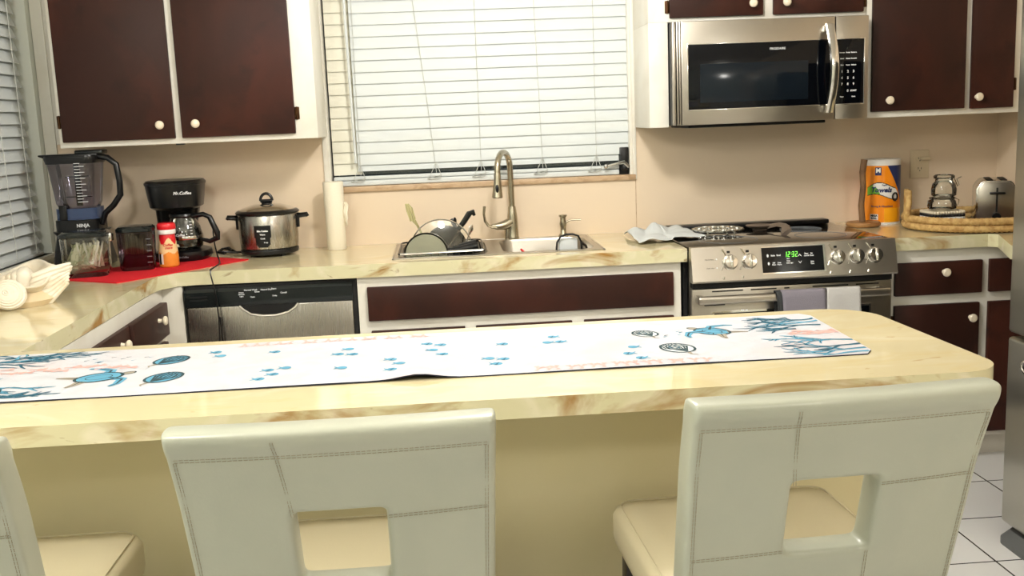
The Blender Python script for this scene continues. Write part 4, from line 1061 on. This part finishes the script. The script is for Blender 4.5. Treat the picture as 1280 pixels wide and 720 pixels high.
b = B(); b.lathe([(.020, .209), (.022, .214), (.012, .220)], (cx, cy, H), 18)
b.tube([(cx+.024*cos(a), cy-.003, H+.222+.030*sin(a)) for a in [k*pi/10 for k in range(11)]], .006, 8).tube([(cx-.024, cy-.003, H+.222), (cx+.024, cy-.003, H+.222)], .007, 8)
part('lid_knob', b, 'black', ld_)
for s_ in (-1, 1):
    b = B(); b.tube([(cx+s_*.119, cy, H+.155), (cx+s_*.135, cy-.01, H+.158), (cx+s_*.160, cy-.01, H+.160), (cx+s_*.164, cy-.01, H+.152)], [.016, .012, .012, .009], 10, flat=.7)
    b.tube([(cx+s_*.1205, cy-.01, H+.16), (cx+s_*.123, cy-.012, H+.11)], [.010, .006], 8); part('handle', b, 'black', t)
b = B(); P = wrap(cx, cy, .1215, H+.085, -.05)
pts = [(-.034, .038), (-.028, .046), (.028, .046), (.034, .038), (.030, -.03), (.020, -.042), (-.020, -.042), (-.030, -.03)]
def inpoly(x, z):
    w = .034-(.038-z)*.06 if z > -.03 else .030-(-.03-z)*.9
    return abs(x) < w
for i in range(14):
    for j in range(18):
        x0, x1 = -.034+i*.068/14, -.034+(i+1)*.068/14; z0_, z1_ = -.042+j*.088/18, -.042+(j+1)*.088/18
        if inpoly((x0+x1)/2, (z0_+z1_)/2): b.add([P(x0, z0_), P(x1, z0_), P(x1, z1_), P(x0, z1_)], [(0, 1, 2, 3)])
pp = part('switch_plate', b, 'black', bd, recalc=False)
P2 = wrap(cx, cy, .1225, H+.085, -.05)
b = B(); b.text('Elite Cuisine', .0088, lambda x, z: P2(x, z+.024), .0006).text('Warm', .008, lambda x, z: P2(x, z+.010), .0004).text('Cook', .008, lambda x, z: P2(x, z-.006), .0004).text('8 cup', .007, lambda x, z: P2(x+.012, z-.022), .0003)
part('lettering', b, 'print', pp, smooth=0, recalc=False)
b = B(); b.tube([(-1.80, -.10, H+.006), (-1.83, -.06, H+.015), (-1.86, -.07, H+.022), (-1.88, -.11, H+.012), (-1.85, -.13, H+.008), (-1.82, -.10, H+.018), (-1.84, -.06, H+.024), (-1.87, -.06, H+.02), (-1.885, -.09, H+.01), (-1.86, -.12, H+.015), (-1.80, -.12, H+.01), (-1.76, -.09, H+.006)], .0045, 8)
solo('power_cord', b, 'black', 'coiled black cord on the counter between coffee maker and rice cooker', 'cord')
# slim paper towel roll
t = thing('paper_towel_roll', 'unwrapped white paper towel roll standing by the sink window', 'paper towel roll', (-1.384, -.105, H))
b = B(); cx, cy = -1.384, -.105
b.lathe([(.014, .001), (.038, .0005), (.040, .004), (.041, .14), (.0425, .281), (.041, .284), (.014, .284), (.014, .001)], (cx, cy, H), 36)
part('roll', b, 'paper', t)
b = B(); b.grid(lambda u, v: (cx+.040+.018*u*(1 if .3 < v < 1 else .6)+.003*sin(9*v), cy-.018-.012*u-.006*sin(5*v), H+.115+.085*v-.02*u*(1-v)), 5, 8)
o = part('loose_sheet', b, 'paper', t); md = o.modifiers.new('s', 'SOLIDIFY'); md.thickness = .001
# ceramic shell sculpture
cx, cy = -2.32, -1.08
t = thing('shell_sculpture', 'white ceramic giant clam with small shells on the left counter', 'shell sculpture', (cx, cy, H))
def clam(u, v):
    a = 2*pi*u; fl = cos(8*a+.5); q = sin(v*pi/2)
    lift = .5+.5*cos(a-.9)                                  # the rear right rim stands higher
    r = (.085+.060*q+.022*v**3)*(1+.06*(.3+v)*fl)
    zz = H+.001+(.062+.034*lift)*v**1.25+.016*v*v*cos(4*a+.5)
    return (cx+r*1.08*cos(a), cy+r*.95*sin(a), zz)
b = B(); b.grid(clam, 128, 16, cu=True); b.add([clam(k/32, 0) for k in range(32)], [tuple(range(32))])
o = part('clam_bowl', b, 'shell', t); md = o.modifiers.new('s', 'SOLIDIFY'); md.thickness = .007; md.offset = -1
def turban(c, R, d, name, n=5):
    b = B(); d = Vector(d).normalized(); u = d.orthogonal().normalized(); w = d.cross(u)
    P = []; rr_ = []
    for k in range(90):
        a = k*.32; s_ = k/89; P.append(Vector(c)+d*R*2.0*(.5-s_)+(u*cos(a)+w*sin(a))*R*.50*s_); rr_.append(R*(.12+.5*s_)*(1+.10*sin(k*1.6)))
    b.tube(P, rr_, 12); return part(name, b, 'shell', t)
turban((-2.285, -1.185, H+.082), .040, (-.8, -.3, .1), 'spiral_shell')
turban((-2.215, -1.14, H+.070), .036, (.9, -.2, .35), 'spiral_shell')
b = B()                                                       # long ribbed whelk sweeping up to the right
for k in range(7):
    o_ = (k-3)*.012
    b.tube([(-2.29, -1.165+o_*.3, H+.035+o_), (-2.235, -1.175+o_*.3, H+.038+o_*1.25), (-2.18, -1.15+o_*.4, H+.055+o_*1.3), (-2.135, -1.10+o_*.5, H+.085+o_*.8)], [.004, .0105, .0115, .005], 8)
part('ribbed_whelk', b, 'shell', t)
b = B(); q = Vector((0, 0, 1)).rotation_difference(Vector((.35, -1, .45)).normalized()).to_matrix().to_4x4(); b.m = Matrix.Translation((-2.262, -1.262, H+.049)) @ q
def cl(u, v):
    a = 2*pi*u; r = .048*v; return (r*cos(a)*1.05-.010*(1-v), r*sin(a), .016*sqrt(max(0, 1-v*v))+.0012*cos(40*v))
b.grid(cl, 40, 14, cu=True); b.grid(lambda u, v: (cl(u, v)[0], cl(u, v)[1], -.010*sqrt(max(0, 1-v*v))), 40, 8, cu=True); b.m = None
part('round_clam', b, 'shell', t)
b = B(); b.tube([(-2.45, -1.20, H+.075), (-2.415, -1.205, H+.095), (-2.375, -1.20, H+.10), (-2.335, -1.19, H+.085)], [.015, .045, .04, .012], 14)
part('cone_shell', b, 'shell_in', t)
b = B(); b.loft([rr(-2.30, -1.15, .24, .18, .08, H+.0005, 8), rr(-2.30, -1.15, .27, .19, .09, H+.018, 8), rr(-2.30, -1.13, .20, .15, .07, H+.05, 8)])
part('rock_base', b, 'shell_in', t)

# cloth on the counter edge beside the range
def cz_(u, v):
    x = -.165+.222*u+.03*u*v; y = -.12-.33*v+.05*u
    if u > .75: x += (u-.75)*.12*v
    return (x, y, H+.006+.016*abs(sin(u*7+v*3))*(1-v*.7)+.008*abs(sin(u*3-v*9))*(1-v*.5)+.034*math.exp(-((u-.5)**2+(v-.25)**2)/.02)+.018*math.exp(-((u-.15)**2+(v-.3)**2)/.02)+.010*math.exp(-((u-.2)**2+(v-.95)**2)/.01)+(.012 if False else 0))
b = B(); b.grid(lambda u, v: (lambda p: (p[0], p[1], p[2]+.008*(p[0] > -.02)))(cz_(u, v)), 36, 30)
o = solo('dish_cloth', b, 'cloth', 'crumpled grey white cloth lying on the counter left of the cooktop', 'cloth'); md = o.modifiers.new('s', 'SOLIDIFY'); md.thickness = .003; md.offset = 1

# ------------------------------------------------------------------ outlets
def outlet(x, z, lab):
    t = thing('wall_outlet', lab, 'outlet', (x, -.001, z))
    part('cover_plate', B().box(x-.042, x+.042, -.006, -.0005, z-.062, z+.062, .002), 'outlet', t)
    for dz in (.022, -.022):
        f = part('socket', B().prism([(x+.016*cos(a), z+dz+.0145*sin(a)) for a in [k*pi/8 for k in range(16)]], -.0085, -.0061, 'y'), 'outlet', t)
        b = B(); b.box(x-.008, x-.0055, -.0088, -.0086, z+dz-.001, z+dz+.008).box(x+.0055, x+.008, -.0088, -.0086, z+dz-.001, z+dz+.007).cylx((x, -.0087, z+dz-.007), .0025, .0003, 'y', 10)
        part('slot', b, 'black', f)
    return t
o = outlet(1.183, 1.161, 'almond wall outlet above the glass jars with a small plug')
part('plug', B().box(1.185, 1.226, -.022, -.0089, 1.178, 1.192, .003), 'outlet', o)
outlet(-2.02, 1.185, 'almond wall outlet mostly hidden behind the coffee maker')

# ------------------------------------------------------------------ right counter
t = thing('towel_holder', 'driftwood paper towel holder with upright branch and flat round base', 'towel holder', (.85, -.17, H))
part('base', B().lathe([(.062, 0), (.070, .004), (.072, .012), (.067, .020), (.0, .021)], (.853, -.192, H), 30, sx=1, sy=1), 'wood', t)
part('branch', B().tube([(.846, -.20, H+.0215), (.840, -.198, H+.09), (.848, -.197, H+.17), (.843, -.20, H+.23), (.850, -.20, H+.285)], [.013, .0125, .012, .013, .0135], 10), 'bark', t)
cx, cy, R = .978, -.084, .077; FA = -.38
t = thing('paper_towel_roll', 'orange wrapped paper towel roll reading Towels on the right counter', 'paper towel roll', (cx, cy, H))
hh = .275
def pk(u, v):
    x = ((u*2*pi-FA+pi) % (2*pi)-pi)*R; z = v*hh           # arc length from front, height
    if z > .252 or z < .008: return 2
    if z > .195+ (x-.028)*-1.6 and x > .0 and z > .20 - (x-.03)*1.5+.0: return 4 if (x > .022 and z > .262-(x-.015)*1.9) else 0
    # white swoosh with green tail, dark outline
    cxz = .143+.012*sin((x+.06)*38); h_ = .020+.008*sin((x+.05)*24)
    dz = abs(z-cxz)-h_
    if -.068 < x < .075:
        if dz < -.0022: return 3 if x < -.022-(z-cxz)*.6 and z < cxz+.008 or x < -.040 else 2
        if dz < .0012: return 5
    return 1 if (z < .07 and x > .01) else 0
b = B(); b.grid(lambda u, v: (cx+R*sin(2*pi*u), cy-R*cos(2*pi*u), H+v*hh), 220, 130, pk, cu=True)
b.lathe([(R, hh), (R-.003, hh+.003), (.022, hh+.002), (.021, .002), (R-.002, 0), (R, 0)], (cx, cy, H), 44, mi=2)
ro = part('wrapped_roll', b, ['orange', 'orange_lt', 'labelwhite', 'lime', 'blue', 'black'], t)
def tx(s, size, z, a=0, bold=0, sh=0): return B().text(s, size, wrap(cx, cy, R+.0022, H+z, a+FA), bold, sh)
AO = -.26
part('lettering', tx('Towels', .030, .148, -.06, .0009, .25), 'blue', ro, 'navy italic word Towels', smooth=0, recalc=False)
part('lettering', B().text('Paper', .009, wrap(cx, cy, R+.0012, H+.169, .12+FA), .0003), 'blue', ro, smooth=0, recalc=False)
part('lettering', tx('Strong & Absorbent', .0115, .078, .0, .0002), 'blue', ro, smooth=0, recalc=False)
b = B(); Pm = wrap(cx, cy, R+.0022, H+.228, -.22+FA)
b.add([Pm(x, z) for x, z in ((-.013, -.017), (.013, -.017), (.013, .017), (-.013, .017))], [(0, 1, 2, 3)])
lg = part('logo_patch', b, 'blue', ro, smooth=0, recalc=False)
part('lettering', B().text('M', .026, wrap(cx, cy, R+.0030, H+.231, -.22+FA), .0012), 'labelwhite', lg, smooth=0, recalc=False)
b = B(); Pm = wrap(cx, cy, R+.0020, H+.032, -.42+FA); b.add([Pm(x, z) for x, z in ((-.018, -.012), (.0, -.012), (.018, -.012), (.018, .012), (0, .012), (-.018, .012))], [(0, 1, 4, 5), (1, 2, 3, 4)])
lg = part('logo_patch', b, 'labelwhite', ro, smooth=0, recalc=False)
part('lettering', B().text('MEGA', .011, wrap(cx, cy, R+.0030, H+.0375, -.42+FA), .0008).text('ROLL', .011, wrap(cx, cy, R+.0030, H+.0265, -.42+FA), .0008), 'black', lg, smooth=0, recalc=False)
b = B(); b.m = None
rg = [wrap(cx, cy, R+.002, H+.118, .74+FA)(.013*cos(a*pi/10), .016*sin(a*pi/10)) for a in range(20)]
b.tube(rg, .0035, 6, closed=True); part('logo_ring', b, 'black', ro)
# tray
cx, cy = 1.245, -.375
t = thing('woven_tray', 'round seagrass rope tray holding jars and toaster', 'tray', (cx, cy, H))
part('tray_bottom', B().lathe([(.25, .002), (.255, .012), (.0, .012)], (cx, cy, H), 48, sx=1.02), 'rope_dark', t)
for k, (R_, z) in enumerate(((.262, .018), (.264, .046))):
    b = B()
    def rp(u, v, R_=R_, z=z):
        a = 2*pi*u; q = 2*pi*v; r = .0145+.0016*cos(u*2*pi*90+q*2)
        return (cx+(R_+r*cos(q))*cos(a)*1.03, cy+(R_+r*cos(q))*sin(a)*.94, H+z+r*sin(q))
    vs = [rp(i/360, j/10) for i in range(360) for j in range(10)]
    b.add(vs, [(i*10+j, ((i+1) % 360)*10+j, ((i+1) % 360)*10+(j+1) % 10, i*10+(j+1) % 10) for i in range(360) for j in range(10)])
    part('rope_ring', b, 'rope', t)
b = B(); hx = cx-.275
b.tube([(hx+.006, cy+.02, H+.03), (hx-.012, cy+.0, H+.07), (hx-.004, cy+.0, H+.11), (hx-.002, cy+.01, H+.155), (hx+.003, cy+.035, H+.160), (hx+.01, cy+.05, H+.06)], [.014, .015, .012, .013, .012, .012], 10)
part('handle', b, 'rope', t)
TZ = H+.0125
# beaded coaster
def around(pts, n):
    L_ = [0]
    for p, q in zip(pts, pts[1:]+pts[:1]): L_.append(L_[-1]+(Vector(q)-Vector(p)).length)
    out = []
    for k in range(n):
        s_ = L_[-1]*k/n; i = max(j for j in range(len(pts)) if L_[j] <= s_+1e-9); q = pts[(i+1) % len(pts)]; f_ = (s_-L_[i])/max(L_[i+1]-L_[i], 1e-9)
        out.append(tuple(pts[i][m_]*(1-f_)+q[m_]*f_ for m_ in range(3)))
    return out
t = thing('beaded_trivet', 'black and white beaded mat under the glass jars', 'coaster', (1.10, -.39, TZ))
for k, mt in enumerate(('mixed_bead', 'black', 'labelwhite', 'black', 'mixed_bead')):
    b = B()
    for a in range(44):
        p = around(rr(1.10, -.39, .135, .13, .025, 0, 10), 44)[a]; b.sphere((p[0], p[1], TZ+.012+.0115*k), .0068, seg=8, rings=5)
    part('bead_row', b, mt, t)
part('core', B().loft([rr(1.10, -.39, .118, .113, .02, TZ+z) for z in (.0005, .062)]), 'mixed_bead', t)
def glassjar(c, prof, name, lab, wall=.0025):
    t = thing(name, lab, 'jar', c)
    b = B(); b.lathe(prof+[(prof[-1][0]-.0005, prof[-1][1])], c, 36)
    part('body', b, 'clear', t, recalc=False); return t
z1 = TZ+.066
t = glassjar((1.098, -.39, z1), [(.045, 0), (.055, .006), (.056, .022), (.052, .036), (.046, .043)], 'glass_jar', 'low clear glass jar with wire clamp directly on the beaded mat')
part('rim', B().lathe([(.046, .043), (.050, .045), (.050, .050), (.046, .052)], (1.098, -.39, z1), 36), 'clear', t)
part('wire_clamp', B().tube([(1.062-.014, -.40, z1+.045), (1.048-.014, -.40, z1+.04), (1.046-.014, -.40, z1+.02), (1.056-.014, -.402, z1+.012)], .002, 6).tube([(1.163-.014, -.40, z1+.045), (1.178-.014, -.40, z1+.038), (1.176-.014, -.40, z1+.02), (1.168-.014, -.402, z1+.012)], .002, 6), 'chrome', t)
z2 = z1+.053
t = glassjar((1.104, -.39, z2), [(.040, 0), (.048, .006), (.049, .030), (.044, .052), (.034, .062), (.034, .072)], 'glass_jar', 'clear glass jar with neck stacked on the lower jar')
part('rim', B().lathe([(.034, .072), (.040, .074), (.041, .084), (.036, .088), (.034, .086)], (1.104, -.39, z2), 36), 'clear', t)
part('wire_clamp', B().tube([(1.158, -.425, z2+.08), (1.166-.014, -.40, z2+.07), (1.174-.014, -.405, z2+.045), (1.168-.014, -.405, z2+.04), (1.156-.014, -.40, z2+.072)], .002, 6), 'chrome', t)
# toaster
cx, cy = 1.352, -.33; w = .155; dp_ = .22
t = thing('toaster', 'polished chrome two-slice toaster on the woven tray', 'toaster', (cx, cy, TZ))
b = B(); prf = [(-w/2, .012), (-w/2, .14), (-w/2+.006, .152), (-w/2+.018, .168), (-w/2+.028, .175), (w/2-.028, .175), (w/2-.018, .168), (w/2-.006, .152), (w/2, .14), (w/2, .012)]
b.prism([(cx+x, TZ+z) for x, z in prf], cy-dp_/2+.012, cy+dp_/2, 'y', bev=.003); part('shell', b, 'chrome', t)
b = B(); b.box(cx-w/2-.003, cx+w/2+.003, cy-dp_/2+.004, cy+dp_/2, TZ+.0005, TZ+.0118, .003); part('base', b, 'black', t)
b = B(); prf2 = [(x*.9, .014+z*.9) for x, z in prf]; b.prism([(cx+x, TZ+z) for x, z in prf2], cy-dp_/2, cy-dp_/2+.0118, 'y', bev=.002); fp = part('front_plate', b, 'steel', t)
yf = cy-dp_/2
part('lever_slot', B().box(cx-.0035, cx+.0035, yf-.001, yf-.0002, TZ+.05, TZ+.148), 'black_matte', fp)
part('lever', B().box(cx-.030, cx+.030, yf-.022, yf-.0012, TZ+.122, TZ+.131, .004), 'black', fp)
part('dial', B().cylx((cx, yf-.010, TZ+.030), .017, .018, 'y', 20, bev=.002), 'black', fp)
t.rotation_euler.z = -.42
for dx in (-.026, .026):
    part('bread_slot', B().box(cx+dx-.012, cx+dx+.012, cy-.085, cy+.09, TZ+.1755, TZ+.178, .0008), 'black_matte', t)
